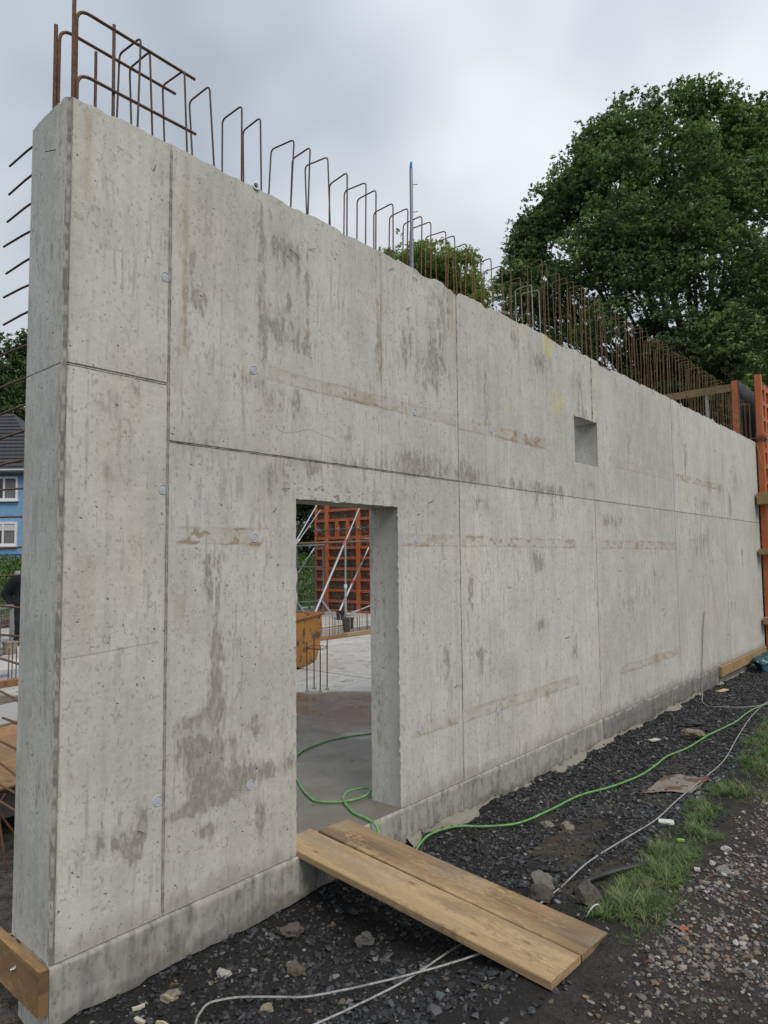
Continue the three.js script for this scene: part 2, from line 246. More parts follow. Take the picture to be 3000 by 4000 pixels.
// plain concrete for the cast core, the reveals and the end face (uv in metres, 2 m tile)
const plainC = (() => {
  const N = 640, hb = new Float32Array(N * N);
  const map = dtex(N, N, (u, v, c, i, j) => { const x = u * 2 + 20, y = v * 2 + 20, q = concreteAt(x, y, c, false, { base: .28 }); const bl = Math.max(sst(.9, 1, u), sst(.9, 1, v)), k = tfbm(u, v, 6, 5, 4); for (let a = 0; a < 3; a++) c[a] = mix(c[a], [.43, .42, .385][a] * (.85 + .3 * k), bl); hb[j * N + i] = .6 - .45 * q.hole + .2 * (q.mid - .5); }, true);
  const bump = dtex(N, N, (u, v, c, i, j) => { c[0] = c[1] = c[2] = hb[j * N + i]; }, false);
  map.repeat.set(.5, .5); bump.repeat.set(.5, .5); return std({ map, bumpMap: bump, bumpScale: .006, roughness: .86 });
})();
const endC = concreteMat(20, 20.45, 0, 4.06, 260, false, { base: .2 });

const wall = thing('concrete_wall', 'long bare grey concrete wall with a door opening and a small window opening', 'wall');
const topY = x => WH - .004 - .018 * sst(.45, .85, fbm(x * 6.5, 2.2, 4)) - .012 * n2(x * 22, 8) - .03 * sst(.66, .75, fbm(x * 3.1 + 4, 7, 3)) + .010 * n2(x * 3, 1);
function panelShape(x0, x1, y0, y1, jag, holes) {
  const s = new THREE.Shape(); s.moveTo(x0, y0);
  if (holes && holes.door) { const [a, b, h] = holes.door; s.lineTo(a, y0); rough(s, a, y0, a, h, .006); rough(s, a, h, b, h, .004); rough(s, b, h, b, y0, .006); }
  s.lineTo(x1, y0);
  if (jag) { const n = Math.ceil((x1 - x0) / .025); s.lineTo(x1, topY(x1)); for (let i = n - 1; i >= 0; i--) { const x = mix(x0, x1, i / n); s.lineTo(x, topY(x)); } } else { s.lineTo(x1, y1); s.lineTo(x0, y1); }
  s.closePath();
  if (holes && holes.win) { const [a, b, c, d] = holes.win, p = new THREE.Path(); p.moveTo(a, c); rough(p, a, c, a, d, .003); rough(p, a, d, b, d, .004); rough(p, b, d, b, c, .003); rough(p, b, c, a, c, .003); s.holes.push(p); }
  return s;
}
function rough(s, ax, ay, bx, by, amp) { const L = Math.hypot(bx - ax, by - ay), n = Math.ceil(L / .022), nx = (by - ay) / L, ny = -(bx - ax) / L; for (let i = 1; i <= n; i++) { const t = i / n, x = mix(ax, bx, t), y = mix(ay, by, t), o = i === n ? 0 : amp * (n2(x * 60 + y * 7, y * 60) * 1.0 + 1.6 * sst(.6, .85, n2(x * 25 + 3, y * 25))); s.lineTo(x - nx * o * -1, y - ny * o * -1); } }
function zoneUV(g, z, swap) { const p = g.attributes.position, uv = new Float32Array(p.count * 2); for (let i = 0; i < p.count; i++) { uv[2 * i] = ((swap ? 20 - p.getZ(i) : p.getX(i)) - z.x0) / (z.x1 - z.x0); uv[2 * i + 1] = (p.getY(i) - z.y0) / (z.y1 - z.y0); } g.setAttribute('uv', new THREE.BufferAttribute(uv, 2)); return g; }
const PD = .007, GAP = .0012;
function panel(x0, x1, y0, y1, jag, holes) {
  const g = new THREE.ExtrudeGeometry(panelShape(x0 + GAP, x1 - GAP, y0 + (y0 > 0 ? GAP : 0), y1 - GAP, jag, holes), { depth: PD - .003, bevelEnabled: true, bevelThickness: .003, bevelSize: .0022, bevelOffset: -.0022, bevelSegments: 1 });
  g.translate(0, 0, -PD); const z = x0 < X2 - .01 ? ZONES[0] : x0 < X4 - .01 ? ZONES[1] : ZONES[2];
  return mesh('panel', zoneUV(g, z), z.mat, wall);
}
const DOOR = [2.833, 3.829, 2.147], WIN = [6.806, 7.407, 2.773, 3.284];
panel(X0 + .02, X1, 0, 2.7, false); panel(X0 + .02, X1, 2.7, WH, true);
panel(X1, X2, 0, SEAM, false, { door: DOOR }); panel(X1, 3.655, SEAM, WH, true); panel(3.655, X2, SEAM, WH, true);
panel(X2, X3, 0, SEAM, false); panel(X3, X4, 0, SEAM, false); panel(X4, X5, 0, SEAM, false); panel(X5, XE, 0, SEAM, false); panel(X4, X5, SEAM, WH, true); panel(X5, XE, SEAM, WH, true);
{ // the small window cuts across the joint at X3: two panels with a bite out of each
  const a = panelShape(X2 + GAP, X3 - GAP, SEAM + GAP, WH, true), b = panelShape(X3 + GAP, X4 - GAP, SEAM + GAP, WH, true);
  for (const [x0, x1, wx0, wx1] of [[X2, X3, WIN[0], X3 - GAP], [X3, X4, X3 + GAP, WIN[1]]]) {
    const s = new THREE.Shape(), l = x0 + GAP, r = x1 - GAP, y0 = SEAM + GAP, left = x0 === X2; s.moveTo(l, y0);
    if (left) { s.lineTo(r, y0); s.lineTo(r, WIN[2]); rough(s, r, WIN[2], wx0, WIN[2], .003); rough(s, wx0, WIN[2], wx0, WIN[3], .003); rough(s, wx0, WIN[3], r, WIN[3], .004); s.lineTo(r, topY(r)); }
    else { s.lineTo(r, y0); s.lineTo(r, topY(r)); }
    const n = 100; for (let i = n - 1; i >= 0; i--) { const x = mix(l, r, i / n); s.lineTo(x, topY(x)); }
    if (!left) { s.lineTo(l, WIN[3]); rough(s, l, WIN[3], wx1, WIN[3], .004); rough(s, wx1, WIN[3], wx1, WIN[2], .003); rough(s, wx1, WIN[2], l, WIN[2], .003); }
    s.closePath();
    const g = new THREE.ExtrudeGeometry(s, { depth: PD - .003, bevelEnabled: true, bevelThickness: .003, bevelSize: .003, bevelOffset: -.003, bevelSegments: 1 }); g.translate(0, 0, -PD); mesh('panel', zoneUV(g, ZONES[1]), ZONES[1].mat, wall);
  }
}
{ // core behind the panels, with the two openings through it
  const s = new THREE.Shape(); s.moveTo(X0 + .03, 0); s.lineTo(DOOR[0], 0); s.lineTo(DOOR[0], DOOR[2]); s.lineTo(DOOR[1], DOOR[2]); s.lineTo(DOOR[1], 0); s.lineTo(XE, 0);
  for (let i = 270; i >= 0; i--) { const x = mix(X0 + .03, XE, i / 270); s.lineTo(x, topY(x) - .002 + .012 * (n2(x * 9, 5) - .5)); } s.closePath();
  const w = new THREE.Path(); w.moveTo(WIN[0], WIN[2]); w.lineTo(WIN[0], WIN[3]); w.lineTo(WIN[1], WIN[3]); w.lineTo(WIN[1], WIN[2]); w.closePath(); s.holes.push(w);
  const g = new THREE.ExtrudeGeometry(s, { depth: TH - .0045, bevelEnabled: false }); g.translate(0, 0, -TH); g.computeVertexNormals(); mesh('wall_core', metreUV(g), plainC, wall);
  // thicker end of the wall and its two end panels
  mesh('end_core', metreUV(box(.53, WH - .03, TE - TH, X0 + .29, (WH - .03) / 2, -(TH + TE) / 2)), plainC, wall);
  for (const [y0, y1, jag] of [[0, 2.7 - .0012, false], [2.7 + .0012, WH, true]]) {
    const p = new THREE.Shape(), a = -TE + .004, b = -.018; p.moveTo(a, y0); p.lineTo(b, y0);
    if (jag) { for (let i = 0; i <= 16; i++) { const q = mix(b, a, i / 16); p.lineTo(q, WH - .006 - .02 * sst(.4, .8, n2(q * 22, 3)) - .012 * sst(.75, 1, i / 16)); } } else { p.lineTo(b, y1); for (let i = 0; i <= 40; i++); p.lineTo(a, y1); }
    p.closePath();
    const e = new THREE.ExtrudeGeometry(p, { depth: .027, bevelEnabled: true, bevelThickness: .003, bevelSize: .003, bevelOffset: -.003, bevelSegments: 1 }); e.rotateY(-Math.PI / 2); // shape x -> z
    e.translate(X0 + .030, 0, 0); mesh('end_panel', zoneUV(e, endC, true), endC.mat, wall);
  }
  // chamfered corner fillet with two fine ridges
  const c = new THREE.Shape(), k = [[.003, -.0205], [.0045, -.0180], [-.0015, -.0168], [-.002, -.0152], [.0035, -.0142], [.0142, -.0035], [.0152, .002], [.0168, .0015], [.0180, -.0045], [.0205, -.003], [.0205, -.0205]];
  k.forEach(([x, z], i) => i ? c.lineTo(x, -z) : c.moveTo(x, -z)); c.closePath();
  const f = new THREE.ExtrudeGeometry(c, { depth: WH - .02, steps: 90, bevelEnabled: false }); f.rotateX(-Math.PI / 2);
  const fp = f.attributes.position; for (let i = 0; i < fp.count; i++) { const y = fp.getY(i); fp.setX(i, fp.getX(i) + X0 + .0035 * (n2(y * 19, 1) - .5)); fp.setZ(i, fp.getZ(i) + .0035 * (n2(y * 23, 4) - .5)); } f.computeVertexNormals();
  mesh('corner_fillet', metreUV(f), std({ map: dtex(64, 512, (u, v, c) => { const q = tfbm(u, v, 3, 23, 4), e = Math.abs(u - .5), L = mix(.20, .40, sst(.3, .68, q)); c[0] = L; c[1] = L * .96; c[2] = L * .88; }, true), roughness: .9 }), wall);
}
{ // fins of leaked grout standing in the joints
  const fin = std({ map: dtex(256, 16, (u, v, c) => { const L = mix(.16, .40, sst(.3, .7, fbm(u * 40, v, 3))); c[0] = L; c[1] = L * .95; c[2] = L * .86; }, true), roughness: .92 });
  const strip = (len, w, h, sd) => { const n = Math.ceil(len / .03), P = [], I = [], U = []; for (let i = 0; i <= n; i++) { const t = i / n * len, a = w * (.7 + .6 * n2(t * 40, sd)), q = h * (.35 + .9 * n2(t * 18, sd + 5)), o = (n2(t * 12, sd + 9) - .5) * .002; [[-a / 2, -.009], [-a / 3, q], [a / 3, q], [a / 2, -.009]].forEach(([x, z]) => { P.push(x + o, t, z); U.push(t, z * 20); }); if (i < n) for (let k = 0; k < 3; k++) { const b = i * 4 + k; I.push(b, b + 1, b + 4, b + 1, b + 5, b + 4); } } const g = new THREE.BufferGeometry(); g.setAttribute('position', new THREE.Float32BufferAttribute(P, 3)); g.setAttribute('uv', new THREE.Float32BufferAttribute(U, 2)); g.setIndex(I); g.computeVertexNormals(); return g; };
  const vert = (x, y0, y1, w, h, sd) => { const m = mesh('joint_ridge', strip(y1 - y0, w, h, sd), fin, wall); m.position.set(x, y0, 0); };
  const hor = (x0, x1, y, w, h, sd) => { const m = mesh('joint_ridge', strip(x1 - x0, w, h, sd), fin, wall); m.position.set(x0, y, 0); m.rotation.z = -Math.PI / 2; };
  vert(X1 - .006, .02, 3.98, .004, .003, 1); vert(X1 + .006, .02, 3.98, .004, .004, 2); vert(X2, .02, 3.97, .005, .004, 3); vert(X3, .03, SEAM, .005, .002, 4); vert(X4, .03, 3.97, .005, .002, 5); vert(X5, .03, 3.97, .006, .002, 6); vert(X3, 3.32, 3.98, .02, .006, 14);
  hor(X0 + .02, X1 - .01, 2.694, .004, .003, 7); hor(X0 + .02, X1 - .01, 2.706, .003, .002, 8); hor(X1 + .012, X2, SEAM - .004, .004, .003, 9); hor(X1 + .012, X2, SEAM + .005, .003, .002, 10); hor(X2 + .004, X3, SEAM, .005, .002, 11); hor(X3 + .004, X4, SEAM, .006, .002, 12); hor(X4, XE - .05, SEAM, .006, .003, 13);
}
{ // fibre-cement plugs in the tie holes
  const s = new THREE.LatheGeometry([new THREE.Vector2(0, .0015), new THREE.Vector2(.019, .0015), new THREE.Vector2(.0205, -.001), new THREE.Vector2(.0225, -.001), new THREE.Vector2(.0235, .0025), new THREE.Vector2(.027, .002), new THREE.Vector2(.029, -.004)], 20); s.rotateX(Math.PI / 2);
  const pm = std({ color: rgb(.44, .47, .52), roughness: .7 });
  for (const [x, y] of [[1.915, 3.27], [1.915, 2.14], [1.91, .57], [2.5, 2.89], [2.51, 1.9], [2.49, .5], [4.04, 2.88], [4.04, 1.91], [4.06, .5], [5.14, 2.89], [5.16, 1.91], [5.16, .45], [6.74, 3.04], [6.72, 1.9], [7.95, 1.9], [9.4, 1.9], [7.75, 2.92], [6.73, .48], [7.86, .45], [10.6, .8]]) { const m = mesh('tie_plug', s, pm, wall); m.position.set(x, y, .0005); }
  // ends of tie wire sticking out of the face
  const wm = std({ color: rgb(.05, .042, .036), roughness: .7, metalness: .3 }); seed(42);
  for (const [x, y, a, l] of [[1.83, 3.82, 1.1, .03], [2.95, 3.78, .3, .05], [2.78, 3.72, -.5, .09], [3.95, 3.66, .5, .04], [2.72, 2.2, .1, .05], [4.05, 2.1, .3, .03], [4.2, 2.2, .4, .05], [5.35, 1.5, .1, .05], [6.3, 1.35, .2, .04], [7.9, 1.6, 0, .05], [8.0, 1.75, .1, .04], [9.3, 1.05, .3, .08], [9.35, .98, .3, .08], [10.5, 1.55, 0, .08], [12.4, .45, 0, .1], [11.2, 1.45, .2, .06], [10.6, 2.0, .2, .06], [6.45, .95, .1, .1], [13.2, 3.35, .1, .08], [12.1, 3.5, .1, .08], [1.80, .455, -.5, .035], [2.65, 2.06, 1, .03], [4.5, .75, .4, .04], [3.75, 3.9, .5, .05], [4.03, 3.93, -.3, .05]]) { const m = mesh('wire_stub', tube([V(0, 0, -.004), V(.006, 0, .008), V(Math.cos(a) * l, Math.sin(a) * l, .012)], .0019, 5), wm, wall); m.position.set(x, y, 0); }
  const e = mesh('wire_stub', tube([V(0, 0, 0), V(-.02, -.006, -.03), V(-.022, .005, -.06)], .0022, 5), wm, wall); e.position.set(X0, 3.78, -.13);
}

// ---------------------------------------------------------------- footing under the wall
{
  const ft = thing('strip_footing', 'low concrete footing strip running under the whole wall', 'footing');
  const prof = [[-.30, -.0025], [-.1, -.0025], [.003, -.0025], [.011, -.006], [.0135, -.02], [.0145, -.06], [.0155, -.1], [.016, -.15], [.0165, -.2], [.017, -.26], [.018, -.32], [.02, -.6]];
  const n = 520, P = [], U = [], I = [], x0 = X0 - .004, m = prof.length;
  for (let i = 0; i <= n; i++) { const x = mix(x0, XE + .3, Math.pow(i / n, 1.35)); let v = 0; for (let k = 0; k < m; k++) { const [z, y] = prof[k]; if (k) v += Math.hypot(z - prof[k - 1][0], y - prof[k - 1][1]); const e = k > 2 ? .004 * (fbm(x * 30, v * 30, 3) - .5) + .007 * (fbm(x * 4, v * 6 + 3, 2) - .5) : 0, lip = k === 3 || k === 4 ? .007 * sst(.45, .8, fbm(x * 9, 4, 3)) : 0; P.push(x, y + (k > 2 && k < 5 ? .006 * (n2(x * 24, 2) - .6) : 0), z + e + lip); U.push(x - x0, v); } }
  for (let i = 0; i < n; i++) for (let k = 0; k < m - 1; k++) { const a = i * m + k, b = a + m; I.push(a, a + 1, b, b, a + 1, b + 1); }
  const g = new THREE.BufferGeometry(); g.setAttribute('position', new THREE.Float32BufferAttribute(P, 3)); g.setAttribute('uv', new THREE.Float32BufferAttribute(U.map((u, i) => i % 2 ? u / 1.0 : u / 14), 2)); g.setIndex(I); g.computeVertexNormals();
  const map = dtex(2048, 144, (u, v, c) => {
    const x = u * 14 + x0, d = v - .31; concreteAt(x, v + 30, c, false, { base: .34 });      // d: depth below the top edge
    const dark = x > 7.27 ? .44 : .68, line = x > 7.27 ? .5 * Math.exp(-Math.abs(d - .10 - .01 * (n2(x * 3, 1) - .5)) / .005) * n2(x * 8, 4) : 0;
    const run = sst(.45, .7, fbm(x * 45, v * 4, 3)) * .16 + sst(.5, .75, fbm(x * 9, v * 7, 3)) * .14;
    const k = dark * (1 - run) * (1 - line), lime = Math.exp(-Math.abs(d - .02) / .012) * sst(.5, .65, fbm(x * 13, 9, 3)) * .7;
    const soil = sst(.15, .25, d + (fbm(x * 12, v * 12 + 9, 3) - .5) * .22) * .6;   // splashed dirt
    c[0] *= k; c[1] *= k; c[2] *= k * .98; c[0] = mix(c[0], .5, lime); c[1] = mix(c[1], .47, lime); c[2] = mix(c[2], .38, lime); c[0] = mix(c[0], .10, soil); c[1] = mix(c[1], .093, soil); c[2] = mix(c[2], .08, soil);
  }, true);
  mesh('footing_face', g, std({ map, bumpMap: map, bumpScale: .006, roughness: .9 }), ft);
  mesh('footing_core', metreUV(box(XE + .3 - x0, .58, .30, (XE + .3 + x0) / 2, -.302, -.152)), plainC, ft);
}

// ---------------------------------------------------------------- the ground: one sheet to the horizon
const along = (x, z) => x * .758 - (z - 3.157) * .652;         // metres ahead of where the picture was taken
const PALE = [[4.6, .92, .5, .2], [5.0, .55, .45, .13], [3.95, 1.38, .35, .13], [5.4, 1.2, .5, .16], [4.2, 1.15, .3, .1], [6.8, 1.0, .5, .12]];
function paleSoil(x, z) { let q = 0; for (const p of PALE) { const d = ((x - p[0]) / p[2]) ** 2 + ((z - p[1]) / p[3]) ** 2; if (d < 4) q = Math.max(q, Math.exp(-d)); } return sst(.35, .62, q * .8 + (fbm(x * 5 + 7, z * 7 + 2, 4) - .5) * 1.1); }
function groundY(x, z) {
  let y;
  if (z > 0) {
    y = mix(-.262 - .002 * clamp(x - 4, 0, 12), -.075, sst(.15, 1.75, z)) + .075 * sst(1.7, 3.2, z);
    if (x > 4.5) y += -.03 * sst(4.5, 8, x) * sst(.3, 1.2, z);
    y -= .06 * Math.exp(-((x - 2.75) ** 2 / .5 + (z - .75) ** 2 / .35)) + .05 * Math.exp(-((x - 3.75) ** 2 / .08 + (z - 1.42) ** 2 / .03)) - .05 * Math.exp(-((x - 3.6) ** 2 / .5 + (z - 1.85) ** 2 / .06));
    y += .045 * (fbm(x * 2.2 + 4, z * 2.2, 3) - .5) + .022 * (fbm(x * 9, z * 9, 3) - .5);
    y += .035 * Math.exp(-z / .05) * sst(.4, .7, fbm(x * 4, 3, 3));
  } else { y = -.42 + .12 * (fbm(x * 1.5, z * 1.5, 3) - .5); if (x < 1.5 && z > -1.6) y += .12; }
  const s = along(x, z); y = mix(y, -.3 + 2.0 * sst(23.5, 33, s) + .25 * (fbm(x * .3, z * .3, 3) - .5), sst(19, 24, s));
  return y;
}
const axis = (fa, fb, step, lo, hi) => { const o = []; for (let v = fa; v <= fb + 1e-6; v += step) o.push(v); let s = step, v = fb; while (v < hi) { s *= 1.22; v += s; o.push(v); } s = step; v = fa; const l = []; while (v > lo) { s *= 1.22; v -= s; l.unshift(v); } return l.concat(o); };
{
  const xs = axis(1, 12, .045, -420, 420), zs = axis(-.02, 3.2, .04, -420, 420), P = [], C = [], I = [], U = [];
  for (const z of zs) for (const x of xs) {
    P.push(x, groundY(x, z), z); U.push(x, z);
    const s = along(x, z), lawn = Math.max(sst(22, 24, s), z > 0 ? sst(-2, -8, x) : 0, sst(8, 14, z)), pale = paleSoil(x, z), path = z > 1.6 ? sst(1.55, 1.9, z) : 0;
    let r = mix(.017, .085, pale), g = mix(.0158, .070, pale), b = mix(.0150, .045, pale);
    r = mix(r, .052, path); g = mix(g, .044, path); b = mix(b, .035, path);
    if (z < 0) { r = .15; g = .13; b = .10; }
    r = mix(r, .06, lawn); g = mix(g, .11, lawn); b = mix(b, .022, lawn); C.push(r, g, b);
  }
  const w = xs.length; for (let j = 0; j + 1 < zs.length; j++) for (let i = 0; i + 1 < w; i++) { const a = j * w + i; I.push(a, a + w, a + 1, a + 1, a + w, a + w + 1); }
  const g = new THREE.BufferGeometry(); g.setAttribute('position', new THREE.Float32BufferAttribute(P, 3)); g.setAttribute('color', new THREE.Float32BufferAttribute(C, 3)); g.setAttribute('uv', new THREE.Float32BufferAttribute(U, 2)); g.setIndex(I); g.computeVertexNormals();
  const map = dtex(512, 512, (u, v, c) => { const a = tfbm(u, v, 14, 14, 4), b = tfbm(u, v, 90, 90, 3), q = n2(u * 300, v * 300); const L = .55 + .8 * (a - .5) + .9 * (b - .5) + .25 * (q - .5); c[0] = L; c[1] = L * .985; c[2] = L * .96; });
  map.colorSpace = THREE.NoColorSpace; map.repeat.set(1.1, 1.1);
  mesh('ground', g, std({ vertexColors: true, map, bumpMap: map, bumpScale: .012, roughness: .92 }), scene, 'structure').userData.label = 'dark bare soil sloping up from the footing';
}
const stoneTex0 = dtex(128, 128, (u, v, c) => { c[0] = c[1] = c[2] = tfbm(u, v, 12, 12, 4); });
{ // concrete that ran out under the shuttering, lying along the foot of the footing
  const n = 330, P = [], I = []; for (let i = 0; i <= n; i++) { const x = mix(3.85, 13.5, i / n), w = .012 + .085 * sst(.40, .75, fbm(x * 2.2 + 3, 8, 3)) * sst(13.5, 12, x), q = [[.012, .03], [w * .5, .024], [w, .008], [w + .012, -.03]]; q.forEach(([z, h], k) => P.push(x, groundY(x, .05) + h * (.5 + n2(x * 20, k)) + .016 - .05 * sst(.5, .36, fbm(x * 1.7 + 9, 4, 3)) - .02 * n2(x * 9, 7), .014 + z + .012 * (n2(x * 26, k + 4) - .5))); if (i < n) for (let k = 0; k < 3; k++) { const a = i * 4 + k, b = a + 4; I.push(a, a + 1, b, b, a + 1, b + 1); } }
  const g = new THREE.BufferGeometry(); g.setAttribute('position', new THREE.Float32BufferAttribute(P, 3)); g.setAttribute('uv', new THREE.Float32BufferAttribute(P.filter((_, i) => i % 3 !== 1), 2)); g.setIndex(I); g.computeVertexNormals(); tag(mesh('concrete_spill', g, std({ color: rgb(.24, .225, .185), bumpMap: stoneTex0, bumpScale: .01, roughness: .95, side: THREE.DoubleSide })), 'rough pale lip of spilled concrete along the foot of the footing', 'concrete spill');
}
// stones: slate-like chips near the wall, rounder mixed pebbles on the path
const CHIPS = [11, 12, 13, 14, 15, 16].map((s, i) => chipGeo(s, [.5, .6, .38, .65, .55, .45][i])), PEBS = [31, 32, 33, 34].map((s, i) => rockGeo(s, 2, [.6, .5, .7, .55][i], .25));
const stoneTex = dtex(128, 128, (u, v, c) => { const k = .6 + .9 * (tfbm(u, v, 12, 12, 4) - .4); c[0] = c[1] = c[2] = k; }); stoneTex.colorSpace = THREE.NoColorSpace;
const slateMats = [[.015, .016, .019], [.030, .032, .038], [.062, .065, .072], [.010, .010, .011], [.17, .17, .165], [.10, .082, .052]].map((c, i) => std({ color: rgb(...c), roughness: [.55, .5, .6, .65, .6, .8][i] }));
const pebMats = [[.115, .110, .10], [.19, .175, .15], [.05, .052, .056], [.26, .235, .185], [.115, .058, .038], [.17, .125, .07], [.075, .07, .065], [.36, .35, .33]].map(c => std({ color: rgb(...c), roughness: .75 }));
function stoneXf(x, z, s, sink = .25) { const m = new THREE.Matrix4(), q = new THREE.Quaternion().setFromEuler(new THREE.Euler(gauss() * .35, rr(0, 6.28), gauss() * .35)); m.compose(V(x, groundY(x, z) + s * (.4 - sink), z), q, V(s * rr(.8, 1.35), s * rr(.8, 1.2), s * rr(.75, 1.1))); return m; }
function scatter(parent, name, geos, mats, weights, count, place, sizes) {
  const sets = new Map();
  for (let i = 0; i < count; i++) { const p = place(); if (!p) continue; let w = rnd(), k = 0; while (k < weights.length - 1 && w > weights[k]) w -= weights[k++]; const gI = Math.floor(rnd() * geos.length), key = gI * 20 + k; if (!sets.has(key)) sets.set(key, []); sets.get(key).push(stoneXf(p[0], p[1], sizes(p))); }
  for (const [key, L] of sets) { const im = new THREE.InstancedMesh(geos[Math.floor(key / 20)], mats[key % 20], L.length); L.forEach((m, i) => im.setMatrixAt(i, m)); im.name = name; im.castShadow = im.receiveShadow = true; im.userData.kind = 'stuff'; parent.add(im); }
}
const seenEdge = x => 3.157 - .2 * x + .12;                 // the picture shows nothing nearer than this
{
  seed(77); const gb = new THREE.Group(); gb.name = 'gravel_bed'; scene.add(gb); tag(gb, 'black slate gravel spread along the foot of the wall', null, null, 'structure');
  const bare = paleSoil;
  const near = () => { const x = rr(1.35, 5.4), z = .02 + Math.pow(rnd(), .9) * 1.75; if (z > 1.25 + .5 * n2(x * 3, z * 3) && rnd() < .8) return null; if (x > 4.2 && z > seenEdge(x)) return null; if (rnd() < bare(x, z) * .85) return null; if (x > 2.7 && x < 3.4 && z > .35 && rnd() < .45) return null; return [x, z]; };
  scatter(gb, 'slate_chips', CHIPS, slateMats, [.31, .29, .14, .19, .035, .035], 17500, near, () => .0045 + .017 * Math.pow(rnd(), 2.4));
  scatter(gb, 'slate_chips', CHIPS, slateMats, [.32, .28, .14, .20, .03, .03], 22000, () => { const x = 5 + 10 * Math.pow(rnd(), 1.3), z = rr(.03, Math.max(.4, Math.min(1.5, seenEdge(x)))); return rnd() < bare(x, z) * .6 ? null : [x, z]; }, () => .008 + .019 * Math.pow(rnd(), 2.2));
  for (let i = 0; i < 260;) { const p = near(); if (!p || p[0] > 4.6) continue; i++; const s = .017 + .022 * Math.pow(rnd(), 2), w = rnd(), m = mesh('stone', CHIPS[i % 6], slateMats[w < .3 ? 0 : w < .6 ? 1 : w < .82 ? 2 : w < .93 ? 3 : w < .96 ? 4 : 5], gb); m.applyMatrix4(stoneXf(p[0], p[1], s, .15)); }
  const pp = new THREE.Group(); pp.name = 'pebble_path'; scene.add(pp); tag(pp, 'path of mixed grey, buff and brick-red pebbles in dark soil', null, null, 'structure');
  const pth = () => { const x = rr(2.3, 7), z = rr(1.72, 3.0); if (z > seenEdge(x) + .1) return null; const edge = 1.98 + .18 * (n2(x * 2.5, 4) - .5) - .08 * clamp(x - 4.6, 0, 2), d = sst(edge - .16, edge + .08, z) * (.25 + .75 * sst(.35, .6, fbm(x * 2.4, z * 2.4, 3))) * mix(.35, 1, sst(2.7, 3.5, x)); return rnd() < d ? [x, z] : null; };
  scatter(pp, 'pebbles', PEBS.concat(CHIPS.slice(0, 2)), pebMats, [.26, .17, .19, .09, .08, .06, .12, .03], 26000, pth, () => .004 + .013 * Math.pow(rnd(), 2.4));
  for (let i = 0; i < 200;) { const p = pth(); if (!p) continue; i++; const m = mesh('stone', PEBS[i % 4], pebMats[Math.floor(rnd() * 8)], pp); m.applyMatrix4(stoneXf(p[0], p[1], .014 + .016 * rnd() * rnd(), .2)); }
}
// single larger rocks and scraps
function rock(label, x, z, s, col, sd, flat = .65, turn = 0, name = 'rock', cat = 'rock') { const m = mesh(name, rockGeo(sd, 9, flat, .95), std({ color: rgb(...col), bumpMap: stoneTex, bumpScale: .004, roughness: .92 })); m.scale.setScalar(s); m.rotation.set(.1 * Math.sin(sd), turn, .1 * Math.cos(sd)); m.position.set(x, groundY(x, z) + s * flat * .45, z); return tag(m, label, cat); }
rock('rough grey rock the size of a fist beside the white cable near the board', 3.67, 1.17, .072, [.14, .135, .115], 101, .85);
rock('brown half buried stone under the rough grey rock', 3.54, 1.24, .085, [.06, .05, .042], 102, .55);
rock('pointed grey-brown rock standing against the grass tuft', 3.62, 1.47, .07, [.10, .092, .075], 103, 1.15);
rock('tan lump of rubble lying alone on far black gravel beside the green hose', 7.96, .77, .14, [.20, .17, .115], 104, .55);
rock('dark rectangular brick piece lying behind the tan lump', 8.62, .5, .14, [.045, .042, .04], 105, .4);
rock('small hollowed tan stone between the green hose and the white cable', 4.66, .85, .05, [.20, .175, .13], 106, .7);
rock('flat grey slab of stone just below the green hose', 4.73, .66, .06, [.17, .16, .13], 107, .3);
rock('pale rounded stone at the left end of the gravel by the footing', 2.12, .26, .038, [.33, .32, .29], 108, .7);
rock('brown clump of earthy rubble left of the board', 2.36, .52, .055, [.10, .085, .06], 109, .7);
rock('light tan rock chunk lying in black gravel at the bottom left', 2.06, .66, .032, [.22, .195, .14], 110, .7);
rock('grey rubble lump in the dark gap under the board', 2.78, .6, .05, [.09, .087, .08], 111, .75);
rock('whitish grey stone at the edge of the pebble path by the grass', 4.69, 1.9, .032, [.48, .46, .41], 112, .7);
rock('squarish grey cobble at the upper left of the pebbles', 4.33, 1.98, .038, [.24, .235, .215], 113, .8);
rock('light brown mortar lump near the bottom of the footing', 1.86, .21, .045, [.2, .18, .135], 114, .5);
rock('orange-red broken brick piece among the pebbles', 3.55, 2.0, .024, [.30, .12, .07], 115, .5);
rock('small buff stone on bare soil in front of the board end', 2.62, 1.93, .018, [.36, .31, .22], 116, .6);
rock('dark slate stone on soil beside the crossing white cables', 2.47, 1.32, .025, [.07, .10, .095], 117, .7);
rock('grey mound of rubble tucked under the board against the footing', 2.62, .2, .075, [.09, .08, .066], 118, .6);
function scrap(label, x, z, w, l, col, turn, sd, name = 'foam_scrap', cat = 'scrap') { const g = new THREE.BoxGeometry(w, .012, l, 3, 1, 5), p = g.attributes.position; for (let i = 0; i < p.count; i++) { p.setX(i, p.getX(i) * (1 + .5 * (n2(p.getZ(i) * 60 + sd, 1) - .5)) + .006 * (n2(p.getZ(i) * 40, sd) - .5)); p.setY(i, p.getY(i) + .012 * (n2(p.getZ(i) * 30 + 3, sd) - .5)); } g.computeVertexNormals(); const m = mesh(name, g, std({ color: rgb(...col) })); m.position.set(x, groundY(x, z) + .016, z); m.rotation.y = turn; return tag(m, label, cat); }
scrap('upper of two cream foam strips lying on gravel at the bottom left', 1.72, .17, .018, .055, [.50, .47, .38], 1.3, 1);
scrap('lower upright cream foam strip at the bottom left gravel', 1.67, .27, .02, .06, [.50, .46, .36], .2, 2);
